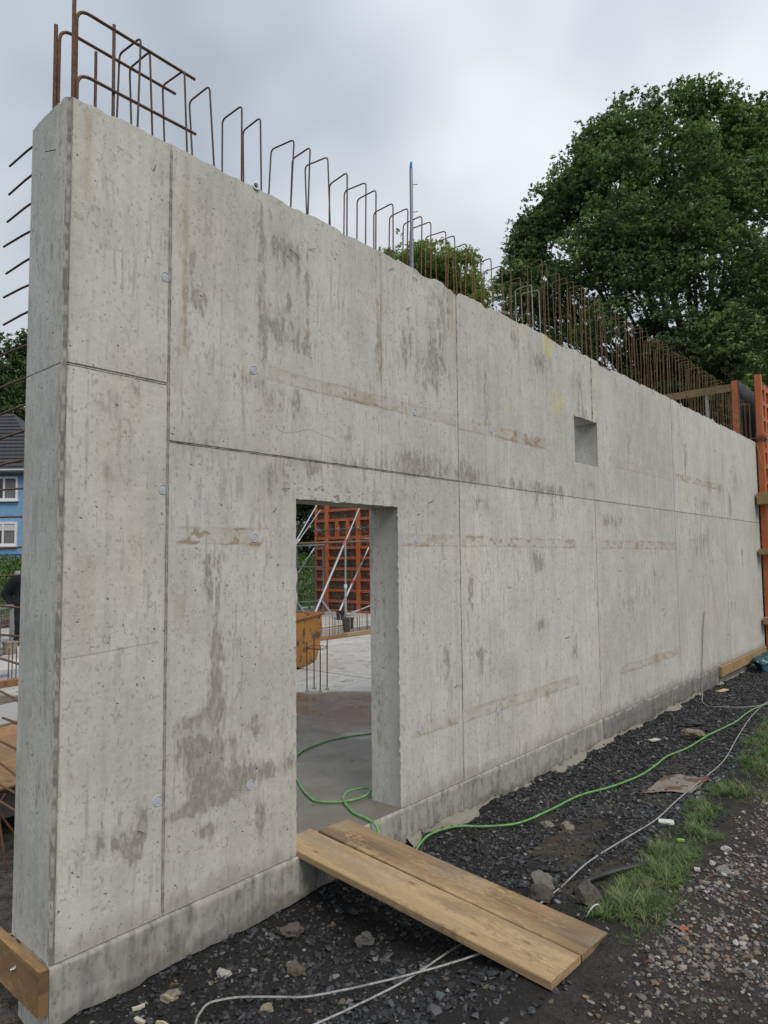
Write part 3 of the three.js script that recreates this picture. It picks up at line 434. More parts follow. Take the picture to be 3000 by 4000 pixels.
scrap('thin curved cream foam strip right of the other two', 1.72, .37, .012, .055, [.42, .37, .27], .5, 3);
scrap('tan flake leaning against the footing in the gravel', 1.84, .23, .022, .05, [.32, .28, .19], .3, 4);
scrap('yellowish wood splinter on the ground beside the far footing', 11.2, .2, .08, .28, [.55, .44, .2], 1.4, 5, 'wood_splinter', 'splinter');
scrap('flat whitish flake on black gravel far along the wall', 7.65, .43, .06, .14, [.50, .50, .46], 1.2, 6, 'white_flake', 'flake');
scrap('crumpled white plastic scrap at the edge of the grass beside the white cable', 4.99, 1.44, .07, .10, [.55, .58, .52], .4, 7, 'plastic_scrap', 'scrap');
scrap('pinkish paper scrap at the right border of the grass', 4.25, 1.86, .03, .03, [.52, .40, .42], .4, 8, 'paper_scrap', 'scrap');
scrap('bright green leaf lying on the grass', 4.66, 1.64, .022, .05, [.20, .42, .06], .8, 9, 'fallen_leaf', 'leaf');
{ // torn sheet of old plastic pressed into the soil
  const g = new THREE.PlaneGeometry(.55, .38, 22, 16); g.rotateX(-Math.PI / 2); const p = g.attributes.position, C = [];
  for (let i = 0; i < p.count; i++) { const x = p.getX(i) + 5.95, z = p.getZ(i) + 1.2; p.setX(i, p.getX(i) * (1 + .4 * (n2(z * 9, 2) - .5))); p.setY(i, groundY(x, z) + .012 + .03 * Math.abs(fbm(x * 14, z * 8, 3) - .5)); const q = sst(.42, .55, fbm(x * 7, z * 9, 3)); C.push(mix(.22, .13, q), mix(.195, .07, q), mix(.17, .04, q)); }
  g.setAttribute('color', new THREE.Float32BufferAttribute(C, 3)); g.computeVertexNormals(); const m = mesh('torn_sheet', g, std({ vertexColors: true, side: THREE.DoubleSide })); m.position.set(5.95, 0, 1.2); tag(m, 'torn crumpled brown and grey sheet pressed in the soil between hose and grass', 'sheet');
}
// ---------------------------------------------------------------- grass strip
{
  seed(5); const blade = (h, lean, w, a) => { const P = [], n = 4; for (let i = 0; i <= n; i++) { const t = i / n, q = w * (1 - t * t * .95), x = lean * t * t, y = h * (t - .25 * t * t * Math.min(1, Math.abs(lean) / h)); P.push([x * Math.cos(a) - q * Math.sin(a), y, x * Math.sin(a) + q * Math.cos(a)], [x * Math.cos(a) + q * Math.sin(a), y, x * Math.sin(a) - q * Math.cos(a)]); } return P; };
  const tuft = (k, h0) => { const P = [], I = []; for (let b = 0; b < k; b++) { const a = rr(0, 6.28), h = h0 * rr(.45, 1.15), L = blade(h, h * rr(.5, 1.5), rr(.0012, .0026), a), ox = gauss() * .018, oz = gauss() * .018, o = P.length / 3; for (const q of L) P.push(q[0] + ox, q[1], q[2] + oz); for (let i = 0; i < 4; i++) { const c = o + 2 * i; I.push(c, c + 1, c + 2, c + 2, c + 1, c + 3); } } const g = new THREE.BufferGeometry(); g.setAttribute('position', new THREE.Float32BufferAttribute(P, 3)); g.setIndex(I); g.computeVertexNormals(); return g; };
  const gs = new THREE.Group(); gs.name = 'grass_strip'; scene.add(gs); tag(gs, 'ragged strip of green grass between the gravel and the pebble path', 'grass', null, 'stuff');
  const mats = [[.07, .135, .026], [.105, .175, .045], [.05, .10, .022], [.22, .21, .10]].map(c => std({ color: rgb(...c), roughness: .6, side: THREE.DoubleSide }));
  const geos = [tuft(16, .095), tuft(14, .07), tuft(9, .13), tuft(16, .05)], sets = geos.map(() => mats.map(() => []));
  const pl = (t, x) => { for (let i = 0; i + 1 < t.length; i++) if (x < t[i + 1][0]) return mix(t[i][1], t[i + 1][1], clamp((x - t[i][0]) / (t[i + 1][0] - t[i][0]))); return t[t.length - 1][1]; };
  const LO = [[3.2, 1.56], [3.5, 1.50], [4, 1.49], [4.5, 1.44], [5, 1.46], [5.5, 1.44], [6, 1.43], [7, 1.36], [8, 1.28], [10, 1.10], [12, .95]], HI = [[3.2, 1.80], [3.4, 1.90], [3.8, 1.93], [4.3, 1.86], [4.7, 1.76], [5.1, 1.72], [5.6, 1.85], [6, 2.1], [12, 2.4]];
  const inside = (x, z) => { const e = (fbm(x * 2.6 + 1, z * 3.4, 3) - .5) * .34, a = pl(LO, x), b = pl(HI, x); let d = sst(a - .03, a + .12, z + e * .55) * sst(b + .08, b - .16, z + e); d *= mix(.35 + .65 * sst(.36, .55, fbm(x * 5.2 + 3, z * 6 + 1, 3)), .12 + .88 * sst(.44, .6, fbm(x * 3.2, z * 3.2 + 9, 2)), sst(4.4, 4.9, x) * sst(6.6, 6, x)); return d; };
  for (let i = 0; i < 30000; i++) { const u = rnd(), x = 3.15 + 8.5 * Math.pow(u, 1.7), z = rr(.8, 2.6); if (z > seenEdge(x) + .15 || (x < 3.4 && z < 1.77) || x < 3.2 || rnd() > inside(x, z)) continue; const w = rnd(); sets[Math.floor(rnd() * 4)][w < .36 ? 0 : w < .66 ? 1 : w < .86 ? 2 : 3].push(new THREE.Matrix4().compose(V(x, groundY(x, z) - .006, z), new THREE.Quaternion().setFromEuler(new THREE.Euler(gauss() * .2, rr(0, 6.28), gauss() * .2)), V(1, 1, 1).multiplyScalar(rr(.5, 1.1) * mix(.5, .95, inside(x, z)) * mix(1, 1.15, sst(5, 8, x))))); }
  sets.forEach((a, g) => a.forEach((L, k) => { if (!L.length) return; const im = new THREE.InstancedMesh(geos[g], mats[k], L.length); L.forEach((m, i) => im.setMatrixAt(i, m)); im.name = 'grass_tufts'; im.userData.kind = 'stuff'; im.castShadow = im.receiveShadow = true; gs.add(im); }));
}

// ---------------------------------------------------------------- reinforcing bars
const rustTex = (a, b, c2) => dtex(32, 256, (u, v, c) => { const q = sst(.35, .65, tfbm(u, v, 5, 40, 3)), s = sst(.6, .72, tfbm(u, v, 6, 14, 3)); for (let k = 0; k < 3; k++) c[k] = mix(mix(a[k], b[k], q), c2[k], s * .5); }, true);
const ribTex = dtex(16, 32, (u, v, c) => { const q = Math.pow(.5 + .5 * Math.cos((v + u * .4) * 6.283), 3); c[0] = c[1] = c[2] = q; }); ribTex.repeat.set(1, 1);
const barDark = std({ map: rustTex([.075, .042, .034], [.12, .068, .05], [.16, .10, .075]), roughness: .75 });
const barThick = std({ map: rustTex([.095, .048, .03], [.17, .082, .038], [.22, .13, .07]), roughness: .8 });
const barTan = std({ map: rustTex([.12, .075, .03], [.20, .125, .05], [.25, .20, .13]), roughness: .8 });
const barPale = std({ map: rustTex([.30, .27, .22], [.40, .37, .32], [.2, .12, .06]), roughness: .85 });
function loopGeo(h, w, r, seg = 6) { return tube(roundPath([V(0, -.06, w / 2), V(0, h, w / 2), V(0, h, -w / 2), V(0, -.06, -w / 2)], .032, 5), r, seg, 2); }
{
  seed(314);
  const lowG = loopGeo(.5, .2, .0054), tallG = loopGeo(.83, .2, .0047, 5);
  const low = [1.76, 1.86, 2.06, 2.25, 2.45, 2.61, 2.82, 2.99, 3.18, 3.37, 3.54, 3.67, 3.86, 4.04, 4.21, 4.32, 4.54, 4.70, 4.84, 4.96, 5.08, 5.29, 5.44, 5.62, 5.82, 5.94];
  const lowY = { 1.76: .03, 2.25: -.01, 3.67: -.015, 3.86: -.02, 5.08: -.02 };
  const tall = [6.32, 6.42, 6.55, 6.69, 6.91, 7.03, 7.2, 7.32, 7.47, 7.6, 7.72, 7.88, 8.04, 8.21, 8.38, 8.53, 8.69, 8.85, 9.01, 9.15, 9.31, 9.45, 9.6, 9.77, 9.9, 10.06, 10.18, 10.31, 10.45, 10.63, 10.77, 10.9, 11.02, 11.22, 11.36, 11.5, 11.66, 11.78, 11.95, 12.08, 12.27, 12.42, 12.57, 12.7, 12.88, 13.05, 13.18, 13.4, 13.54, 13.72, 13.9, 14.08, 14.22, 14.36, 14.56, 14.71, 14.86, 14.98];
  const root = new THREE.Group(); mesh('bar', lowG, barDark, root); const rootT = new THREE.Group(); mesh('bar', tallG, barTan, rootT);
  const put = (r, name, x, top, h, label, group, mat) => { const o = r.clone(); o.name = numbered(name); o.position.set(x, top - h, -.15 + .006 * gauss()); o.rotation.set(.02 * gauss(), .09 * gauss(), .055 * gauss()); o.scale.z = (r === rootT ? .9 : 1) * rr(.96, 1.05); scene.add(o); tag(o, label, 'rebar loop', group); if (mat) o.children[0].material = mat; };
  low.forEach((x, i) => put(root, 'rebar_loop', x, 4.51 + (lowY[x] || 0) + .012 * gauss(), .5, x === 3.37 ? 'lumpy cement-crusted rebar loop, tenth of the low row from the near corner' : ORD[i] + ' thin rusty U-shaped rebar loop of the low row, counted from the near corner', 'low rebar loops along the wall top', x > 4.1 ? barTan : null));
  put(root, 'rebar_loop', 6.06, 4.5, .5, 'cement-whitened low rebar loop, left one of two before the tall row', null, barPale);
  put(root, 'rebar_loop', 6.2, 4.49, .5, 'cement-whitened low rebar loop, right one of two before the tall row', null, barPale);
  for (const x of tall) put(rootT, 'tall_rebar_loop', x, 4.84 + .022 * gauss() - (x > 14.3 ? .08 : 0), .83, 'tall thin brown rebar loop of the dense row on the far wall top', 'tall rebar loops along the wall top', rnd() < .25 ? barDark : null);
}
{ // thick corner reinforcement at the near end of the wall
  const thick = (name, label, pts, r, mat = barThick) => tag(mesh(name, tube(roundPath(pts, .07, 6), r, 8, 1.5), mat), label, 'rebar');
  thick('vertical_rebar', 'tallest thick ribbed rebar standing at the near front corner of the wall top', [V(1.437, 3.9, -.06), V(1.432, 4.545, -.06)], .0105);
  thick('vertical_rebar', 'thick ribbed rebar standing at the rear left corner of the wall top', [V(1.425, 3.9, -.24), V(1.423, 4.5, -.24)], .0105);
  thick('vertical_rebar', 'thick ribbed rebar standing upright in the middle of the corner cage front', [V(1.645, 3.9, -.065), V(1.641, 4.54, -.065)], .0088);
  thick('vertical_rebar', 'shorter dark rebar standing at the rear of the corner cage', [V(1.632, 3.9, -.235), V(1.63, 4.475, -.235)], .0082);
  thick('bent_rebar', 'upper front bent rebar running from the corner along the wall top', [V(1.451, 3.9, -.062), V(1.447, 4.512, -.062), V(2.124, 4.509, -.062)], .0082);
  thick('bent_rebar', 'rear bent rebar running from the rear corner along the wall top', [V(1.44, 3.9, -.232), V(1.438, 4.492, -.23), V(2.105, 4.492, -.23)], .0082);
  thick('bent_rebar', 'lower bent rebar running close above the wall top at the near corner', [V(1.452, 3.9, -.05), V(1.45, 4.172, -.05), V(2.125, 4.179, -.05)], .0082);
  // bars standing out of the back of the wall end
  const ys = [3.919, 3.767, 3.615, 3.466, 3.322, 3.183, 3.044, 2.872, 2.703, 2.565, 2.433, 2.284, 2.139, 1.996, 1.845, 1.707, 1.545, 1.405, 1.27, 1.09, .981, .858, .731, .65, .567];
  const g = tube([V(0, 0, .1), V(0, .004, -.3), V(0, .002, -1)], .0058, 6, 2), root = new THREE.Group(); mesh('bar', g, barThick, root); seed(99);
  ys.forEach((y, i) => { const o = root.clone(); o.name = numbered('starter_bar'); const len = i < 7 ? rr(.31, .37) : i === 19 ? .32 : i === 20 ? .19 : i === 22 ? .25 : rr(.6, .8); o.position.set(1.397, y, -.415); o.scale.z = len; o.rotation.set(.05 * gauss() + (i < 7 ? .03 : 0), .02 * gauss(), 0); if (i < 7) o.children[0].material = barDark; scene.add(o); tag(o, ORD[i] + ' rebar from the top among those sticking out behind the near wall end', 'rebar', 'starter bars on the rear edge of the wall end'); });
}
{ // steel pipe with a blue taped tip
  const t = thing('steel_pipe', 'upright grey steel pipe with blue tip standing on the wall top', 'pipe', [4.221, 3.95, -.15]); t.rotation.set(.004, 0, .004);
  mesh('pipe', rod(V(0, 0, 0), V(0, .985, 0), .0135, 12), std({ color: rgb(.22, .245, .29), metalness: .7, roughness: .5 }), t);
  mesh('blue_tip', tube([V(0, .98, 0), V(.001, 1.02, 0), V(.002, 1.045, .002)], k => .0125 - .003 * k, 10), std({ color: rgb(.03, .16, .55), roughness: .5 }), t);
  for (const y of [.85, .62, .15]) mesh('wire_end', rod(V(0, y, 0), V(.055, y + .025, .02), .003, 6), std({ color: rgb(.12, .12, .13) }), t);
}
{ // plastic spacer tubes of the ties lying in the wall top
  const grey = std({ color: rgb(.20, .20, .195), roughness: .7 }), white = std({ color: rgb(.62, .66, .70), roughness: .5 }), dark = std({ color: rgb(.02, .02, .02) });
  const cup = new THREE.LatheGeometry([new THREE.Vector2(.013, -.02), new THREE.Vector2(.014, .0), new THREE.Vector2(.026, .010), new THREE.Vector2(.027, .016), new THREE.Vector2(.018, .017), new THREE.Vector2(.013, .006), new THREE.Vector2(.012, -.02)], 16); cup.rotateX(Math.PI / 2);
  [[2.515, 4.036, 'first'], [5.201, 4.052, 'second'], [6.671, 4.032, 'third'], [7.824, 4.034, 'fourth'], [9.299, 4.009, 'fifth'], [10.45, 4.015, 'sixth'], [12.074, 4.027, 'seventh']].forEach(([x, y, w], i) => {
    const t = thing('tie_sleeve', w + ' white-cupped grey tie sleeve from the near end of the wall top', 'tie sleeve', [x, y - .018, -.01]); t.rotation.set(-.05 + .1 * (i % 3 - 1), i === 1 ? -.5 : .12 * (i % 3 - 1), 0);
    mesh('sleeve', rod(V(0, 0, -.26), V(0, 0, -.005), .0135, 10), grey, t); mesh('cup', cup, white, t); mesh('bore', rod(V(0, 0, -.02), V(0, 0, .004), .0122, 12), dark, t);
  });
}
// ---------------------------------------------------------------- timber
const woodGen = bias => {
  const W = 1024, H = 256, hb = new Float32Array(W * H);
  const map = dtex(W, H, (u, v, c, i, j) => {      // 2 m along u, .27 m across v
    const x = u * 2 + bias * 60, y = v * .27, grain = fbm(x * 1.2 + 3, y * 120 + 4 * fbm(x * .8, y * 9, 2), 4), ring = fbm(x * .5, y * 26 + 2 * fbm(x * .7 + 5, y * 5, 2), 3), saw = Math.pow(.5 + .5 * Math.sin((x + y * .4) * 420 + 4 * n2(x * 3, y * 20)), 2) * sst(.4, .65, fbm(x * 3, y * 12, 3));
    let r = mix(.43, .53, ring), g = mix(.295, .38, ring), b = mix(.155, .215, ring); const k = .80 + .42 * (grain - .3); r *= k; g *= k; b *= k;
    const d = sst(.42, .66, bias + fbm(x * 3 + 1, y * 11 + 2, 4) * .62 + fbm(x * 40, y * 110, 3) * .38 + .07 * sst(.12, .25, y)) * clamp((.25 + .65 * grain) * (.55 + .45 * sst(.4, .6, fbm(x * 1.3 + 4, y * 4, 2))) * (1 + 3 * bias), 0, .92); r = mix(r, .125, d); g = mix(g, .086, d); b = mix(b, .052, d);   // trodden-in mud
    const gy = sst(.52, .66, fbm(x * 1.7 + 30, y * 7 + 8, 3)) * .35; r = mix(r, .30, gy); g = mix(g, .26, gy); b = mix(b, .20, gy);
    const kn = [[.33, .07], [.98, .2], [1.5, .05], [1.72, .17]].reduce((m, q) => Math.max(m, Math.exp(-((x - q[0]) ** 2 / .0006 + (y - q[1]) ** 2 / .00012))), 0); r = mix(r, .14, kn * .8); g = mix(g, .07, kn * .8); b = mix(b, .03, kn * .8);
    c[0] = r; c[1] = g; c[2] = b; hb[j * W + i] = .5 + .3 * (grain - .5) + .35 * saw - .1 * d;
  }, true);
  const bump = dtex(W, H, (u, v, c, i, j) => { c[0] = c[1] = c[2] = hb[j * W + i]; }); return [map, bump];
};
const woodTex = woodGen(0), woodMud = woodGen(.13);
const woodMat = (tint, ru = 1, rv = 1, ox = 0, oy = 0, src = woodTex) => { const m = src[0].clone(), b = src[1].clone(); for (const t of [m, b]) { t.repeat.set(ru, rv); t.offset.set(ox, oy); t.needsUpdate = true; } return std({ map: m, bumpMap: b, bumpScale: .003, roughness: .8, color: rgb(...tint) }); };
function plankGeo(w, h, l, sd = 1) {      // length along z, edges softened and slightly uneven; uv: u along, v across
  const nz = 48, prof = [[-.5, -.5], [-.5, .38], [-.485, .5], [-.25, .5], [0, .5], [.25, .5], [.485, .5], [.5, .38], [.5, -.5]], m = prof.length, P = [], U = [], I = [];
  for (let i = 0; i <= nz; i++) { const t = i / nz, z = (t - .5) * l, a = .003 * (fbm(t * 9 + sd, 1, 3) - .5), b = .004 * (fbm(t * 7 + sd, 5, 3) - .5); prof.forEach(([px, py], k) => { P.push(px * w + (px < 0 ? a : b) * (Math.abs(px) > .4 ? 1 : 0), py * h + .0015 * (n2(t * 30, k + sd) - .5), z); U.push(t * l / 2, (px + .5) * w / .27 + (Math.abs(py) < .5 && k !== 3 ? py * h / .27 : 0)); }); }
  for (let i = 0; i < nz; i++) for (let k = 0; k < m; k++) { const a = i * m + k, b = i * m + (k + 1) % m, c = a + m, d = b + m; I.push(a, b, c, b, d, c); }
  let g = new THREE.BufferGeometry(); g.setAttribute('position', new THREE.Float32BufferAttribute(P, 3)); g.setAttribute('uv', new THREE.Float32BufferAttribute(U, 2)); g.setIndex(I); g = g.NI(); g.computeVertexNormals();
  const ends = []; for (const s of [-1, 1]) { const sh = new THREE.Shape(); prof.forEach(([x, y], k) => k ? sh.lineTo(x * w, y * h) : sh.moveTo(x * w, y * h)); const e = new THREE.ShapeGeometry(sh).NI(); if (s < 0) e.rotateY(Math.PI); e.translate(0, 0, s * l / 2); e.deleteAttribute('normal'); e.computeVertexNormals(); ends.push(e); }
  return mergeGeometries([g, ...ends]);
}
function plank(name, label, a, b, w, h, mat, cat = 'plank', roll = 0, sd = 1) { // a, b: the middle of the two ends
  const d = V(...b).sub(V(...a)), l = d.length(), m = mesh(name, plankGeo(w, h, l, sd), mat); m.position.copy(V(...a).add(V(...b)).multiplyScalar(.5)); m.rotation.set(0, 0, 0); m.lookAt(V(...b)); m.rotateZ(roll); return tag(m, label, cat);
}
plank('board', 'left-hand yellowish wooden board of the ramp leading up into the doorway', [2.978, .0195, -.17], [2.878, -.050, 1.713], .258, .037, woodMat([1, .98, .95], 1, 1, .03, 0), 'board', .012, 1);
plank('board', 'right-hand muddier wooden board of the ramp leading up into the doorway', [3.248, .0205, -.10], [3.147, -.052, 1.728], .258, .037, woodMat([.95, .92, .88], 1, 1, .03, 0, woodMud), 'board', -.012, 4);
{ // timber bolted to the end of the footing
  const t = thing('edge_board', 'brown formwork board bolted across the near end of the footing', 'board', [1.361, -.095, -.75]);
  mesh('board', plankGeo(.043, .19, 1.53, 7), woodMat([.80, .68, .54], 1, 1, .1, 0, woodMud), t);
  mesh('washer', rod(V(-.022, .03, .52), V(-.026, .03, .52), .012, 16), std({ color: rgb(.5, .5, .5), metalness: .8, roughness: .4 }), t);
  mesh('bolt', tube([V(-.02, .03, .52), V(-.034, .03, .52), V(-.0345, .03, .52), V(-.044, .03, .52)], k => k < .4 ? .008 : .004, 6), std({ color: rgb(.45, .45, .46), metalness: .8, roughness: .4 }), t);
}
{
  const t = thing('edge_board', 'pale timber board fixed low on the far end of the footing', 'board', [13.3, -.075, .045], Math.PI / 2);
  mesh('board', plankGeo(.045, .15, 3.1, 9), woodMat([.85, .80, .70], 1, 1, .4, .1), t);
  for (const z of [1.1, .1, -.9]) mesh('bolt_hole', rod(V(-.018, .0, z), V(-.0235, .0, z), .012, 10), std({ color: rgb(.03, .025, .02) }), t);
}
// ---------------------------------------------------------------- hose and cables
const gy = (x, z, o) => V(x, groundY(x, z) + o, z);
{
  const hm = std({ map: dtex(32, 512, (u, v, c) => { const q = sst(.5, .68, tfbm(u, v, 3, 60, 4)) * .6, k = .9 + .3 * (tfbm(u, v, 4, 24, 3) - .5); c[0] = mix(.14 * k, .10, q); c[1] = mix(.40 * k, .16, q); c[2] = mix(.10 * k, .065, q); }, true), roughness: .45 });
  const h1 = [V(6.6, .012, -1.0), V(5.9, .012, -1.3), V(5.223, .012, -1.52), V(4.83, .012, -1.67), V(4.4, .012, -1.62), V(4.205, .012, -1.529), V(3.92, .012, -1.32), V(3.789, .012, -1.065), V(3.66, .012, -.86), V(3.581, .012, -.711), V(3.53, .012, -.57), V(3.565, .012, -.477), V(3.66, .013, -.385), V(3.78, .020, -.335), V(3.877, .03, -.346), V(3.925, .035, -.39), V(3.909, .034, -.43), V(3.84, .032, -.47), V(3.76, .028, -.475), V(3.66, .022, -.41), V(3.575, .014, -.27), V(3.53, .012, -.17), V(3.50, .014, -.02), V(3.475, .004, .07), V(3.44, -.12, .17), V(3.41, -.215, .27), V(3.43, -.225, .36), V(3.55, -.235, .33), V(3.67, -.232, .22)];
  const out = [[3.76, .165], [4.0, .10], [4.29, .14], [4.45, .3], [4.62, .46], [5.0, .54], [5.4, .6], [5.8, .72], [6.19, .82], [6.55, .83], [6.9, .81], [7.4, .86], [7.96, .9], [8.4, .95], [8.8, .97], [9.3, .97], [9.84, .99], [10.6, 1.2], [12, 1.3]].map(([x, z]) => gy(x, z, .03));
  tag(mesh('garden_hose', tube(spline(h1.concat(out), 420), .0085, 8), hm), 'green hose looping out of the doorway and running across the black gravel', 'hose');
  const cm = std({ map: dtex(32, 512, (u, v, c) => { const q = sst(.48, .66, tfbm(u, v, 3, 50, 4)) * .65; c[0] = mix(.31, .13, q); c[1] = mix(.31, .118, q); c[2] = mix(.30, .10, q); }, true), roughness: .6 }), c1 = [[11.5, 1.2], [10.4, 1.02], [9.3, 1.05], [7.99, 1.19], [6.79, 1.34], [5.96, 1.345], [5.4, 1.37], [4.95, 1.38], [4.5, 1.335], [4.07, 1.27], [3.74, 1.27], [3.58, 1.285], [3.45, 1.29], [3.3, 1.29], [3.1, 1.22], [2.93, 1.14], [2.5, 1.10], [2.24, 1.05], [2.04, .99], [1.8, .9]];
  tag(mesh('cable', tube(spline(c1.map(([x, z]) => gy(x, z, .022)), 260), .0052, 7), cm), 'pale grey cable passing under the boards and running up along the grass edge', 'cable');
  const c2 = [[2.98, 1.40], [2.9, 1.36], [2.71, 1.23], [2.54, 1.11], [2.42, 1.0], [2.31, .91], [2.17, .78], [2.13, .69], [2.02, .5], [1.96, .455], [1.90, .445], [1.84, .47], [1.78, .53], [1.72, .61], [1.66, .72], [1.6, .9]];
  tag(mesh('cable', tube(spline(c2.map(([x, z]) => gy(x, z, .036)), 160), .0054, 7), cm), 'white cable curving in an arc over the gravel at the bottom left', 'cable');
  const c3 = [V(11.122, .917, .018), V(11.03, .72, .022), V(10.965, .5, .02), V(10.962, .424, .018), V(10.88, .12, .02), V(10.84, -.015, .024), V(10.78, -.18, .03), V(10.72, -.24, .06)];
  const c3b = [[10.451, .13], [10.1, .24], [9.9, .40], [9.895, .55], [9.924, .775], [10.1, .98], [10.6, 1.12], [11.4, 1.2]].map(([x, z]) => gy(x, z, .012));
  tag(mesh('cable', tube(spline(c3.concat(c3b), 140), .0075, 7), std({ color: rgb(.22, .22, .215), roughness: .6 })), 'thin grey cable hanging down the far part of the wall to the ground', 'cable');
  tag(mesh('drain_pipe', tube(spline([gy(3.72, 1.36, .012), gy(3.86, 1.35, .02), gy(3.98, 1.45, .03), gy(4.2, 1.6, .01)], 20), .018, 8), std({ color: rgb(.02, .02, .02), roughness: .5 })), 'black pipe end half buried beside the grass tuft', 'pipe');
  tag(mesh('wire_loop', tube(spline([gy(3.40, 1.57, .0), gy(3.40, 1.585, .03), gy(3.43, 1.60, .05), gy(3.46, 1.61, .045), gy(3.48, 1.615, 0)], 16), .0035, 6), std({ color: rgb(.6, .6, .58) })), 'small white wire loop sticking out of the grass at the board end', 'wire');
}

// ---------------------------------------------------------------- floor slabs behind the wall
{
  const FX0 = 1.95, FX1 = 13, FZ0 = -7.7, FZ1 = .012, W = 1400, H = 940, wetB = new Float32Array(W * H);
  const map = dtex(W, H, (u, v, c, i, j) => {
    const x = mix(FX0, FX1, u), z = mix(FZ0, FZ1, v), a = fbm(x * 2, z * 2, 4), b = fbm(x * 12, z * 12, 4), d = fbm(x * 60, z * 60, 2);
    const dist = along(x, z), edge = (fbm(x * 1.1 + 3, z * 1.1, 3) - .5);
    let wet = sst(9.4, 9.05, dist + edge * .3 + (fbm(x * 2.7, z * 2.7 + 8, 4) - .5) * .5);                                   // washed wet floor near the doorway
    wet *= 1 - .85 * sst(.5, .62, fbm(x * .9 + 8, z * .9 + 3, 3)) * sst(6.5, 6.8, dist) * sst(7.5, 7.2, dist);
    const e3 = (fbm(x * 2.7, z * 2.7 + 8, 4) - .5), pud = sst(7.0, 7.9, dist + edge * 1.1 + e3 * .9) * sst(9.4, 9.05, dist + edge * .3 + e3 * .5);
    let r = .43 * (1 + .3 * (a - .5) + .3 * (b - .5) + .2 * (d - .5)), g = r * .965, bl = r * .89;
    const blot = sst(.6, .7, fbm(x * 5, z * 5 + 40, 4)) * .22; r *= 1 - blot; g *= 1 - blot; bl *= 1 - blot;
    const wv = .62 + .5 * a + .45 * (fbm(x * 4.5 + 6, z * 4.5, 4) - .4) + .2 * (b - .5); r = mix(r, .165 * wv, wet); g = mix(g, .150 * wv, wet); bl = mix(bl, .118 * wv, wet);
    const br = pud * (.4 + .6 * sst(.35, .6, fbm(x * 1.4, z * 1.4 + 20, 3))); r = mix(r, .115, br); g = mix(g, .083, br); bl = mix(bl, .052, br);
    const sp = holeCells(x, z, .16, .25, .008, .03, 40); r = mix(r, .08, sp); g = mix(g, .07, sp); bl = mix(bl, .06, sp);
    const wh = holeCells(x, z, .22, .10, .006, .014, 90) * sst(9, 8.8, dist); r = mix(r, .6, wh); g = mix(g, .6, wh); bl = mix(bl, .57, wh);
    c[0] = r; c[1] = g; c[2] = bl; wetB[j * W + i] = Math.max(pud * .95, wet * .6);
  }, true);
  const rough = dtex(W, H, (u, v, c, i, j) => { const x = mix(FX0, FX1, u), z = mix(FZ0, FZ1, v), w = wetB[j * W + i]; c[1] = mix(.9, .16 + .3 * sst(.4, .7, fbm(x * 4, z * 4, 3)), w); c[0] = (.5 + .5 * (fbm(x * 40, z * 40, 3) - .5)) * (1 - .9 * w) + .4 * w; c[2] = 0; });
  const m = std({ map, roughnessMap: rough, roughness: 1, bumpMap: rough, bumpScale: .006 });
  const t = new THREE.Group(); t.name = 'floor_slab'; scene.add(t); tag(t, 'cast concrete floor slab behind the wall, wet near the doorway', null, null, 'structure');
  const piece = (x0, x1, z1 = -.285, z0 = FZ0) => { const g = box(x1 - x0, z0 === FZ0 ? .25 : .022, z1 - z0, (x0 + x1) / 2, z0 === FZ0 ? -.125 : -.011, (z0 + z1) / 2), p = g.attributes.position, uv = g.attributes.uv; for (let i = 0; i < p.count; i++) uv.setXY(i, (p.getX(i) - FX0) / (FX1 - FX0), (p.getZ(i) - FZ0) / (FZ1 - FZ0)); mesh('slab', g, m, t); };
  piece(FX0, 2.62, -.285 - 2.465); piece(2.62, 7.57); piece(7.605, FX1); piece(DOOR[0] + .002, DOOR[1] - .002, -.006, -.2855);
  const far = new THREE.Group(); far.name = 'far_slab'; scene.add(far); tag(far, 'pale concrete slab between the trench and the orange formwork', null, null, 'structure');
  const fm = std({ map: dtex(512, 512, (u, v, c) => { const x = u * 12, z = v * 8, a = fbm(x, z * 1.4, 4), w = sst(.5, .62, fbm(x * .7 + 5, z * .5 + 2, 3)) * sst(.3, .5, v < .55 ? 1 - v : 0); const L = mix(.46 + .3 * (a - .5), .13, w); c[0] = L; c[1] = L * .97; c[2] = L * .92; }, true), roughness: .6 });
  const fs = box(18, .3, 7.5, 11.5, -.15, -12.75), up = fs.attributes.position, fu = fs.attributes.uv; for (let i = 0; i < up.count; i++) fu.setXY(i, (up.getX(i) - 6.5) / 14, (up.getZ(i) + 16.5) / 7.5); mesh('slab', fs, fm, far);
  mesh('trench_floor', new THREE.PlaneGeometry(16, 1.7).rotateX(-Math.PI / 2).translate(10, -.2, -8.4), std({ color: rgb(.10, .09, .07), roughness: .25 }), scene, 'structure').userData.label = 'wet trench floor between the two slabs';
}
const pole = std({ color: rgb(.42, .45, .47), metalness: .55, roughness: .45 }), dullSteel = std({ color: rgb(.16, .17, .18), metalness: .5, roughness: .55 }), redPaint = std({ color: rgb(.38, .06, .05), roughness: .6 }), whitePaint = std({ color: rgb(.62, .64, .66), roughness: .5 });
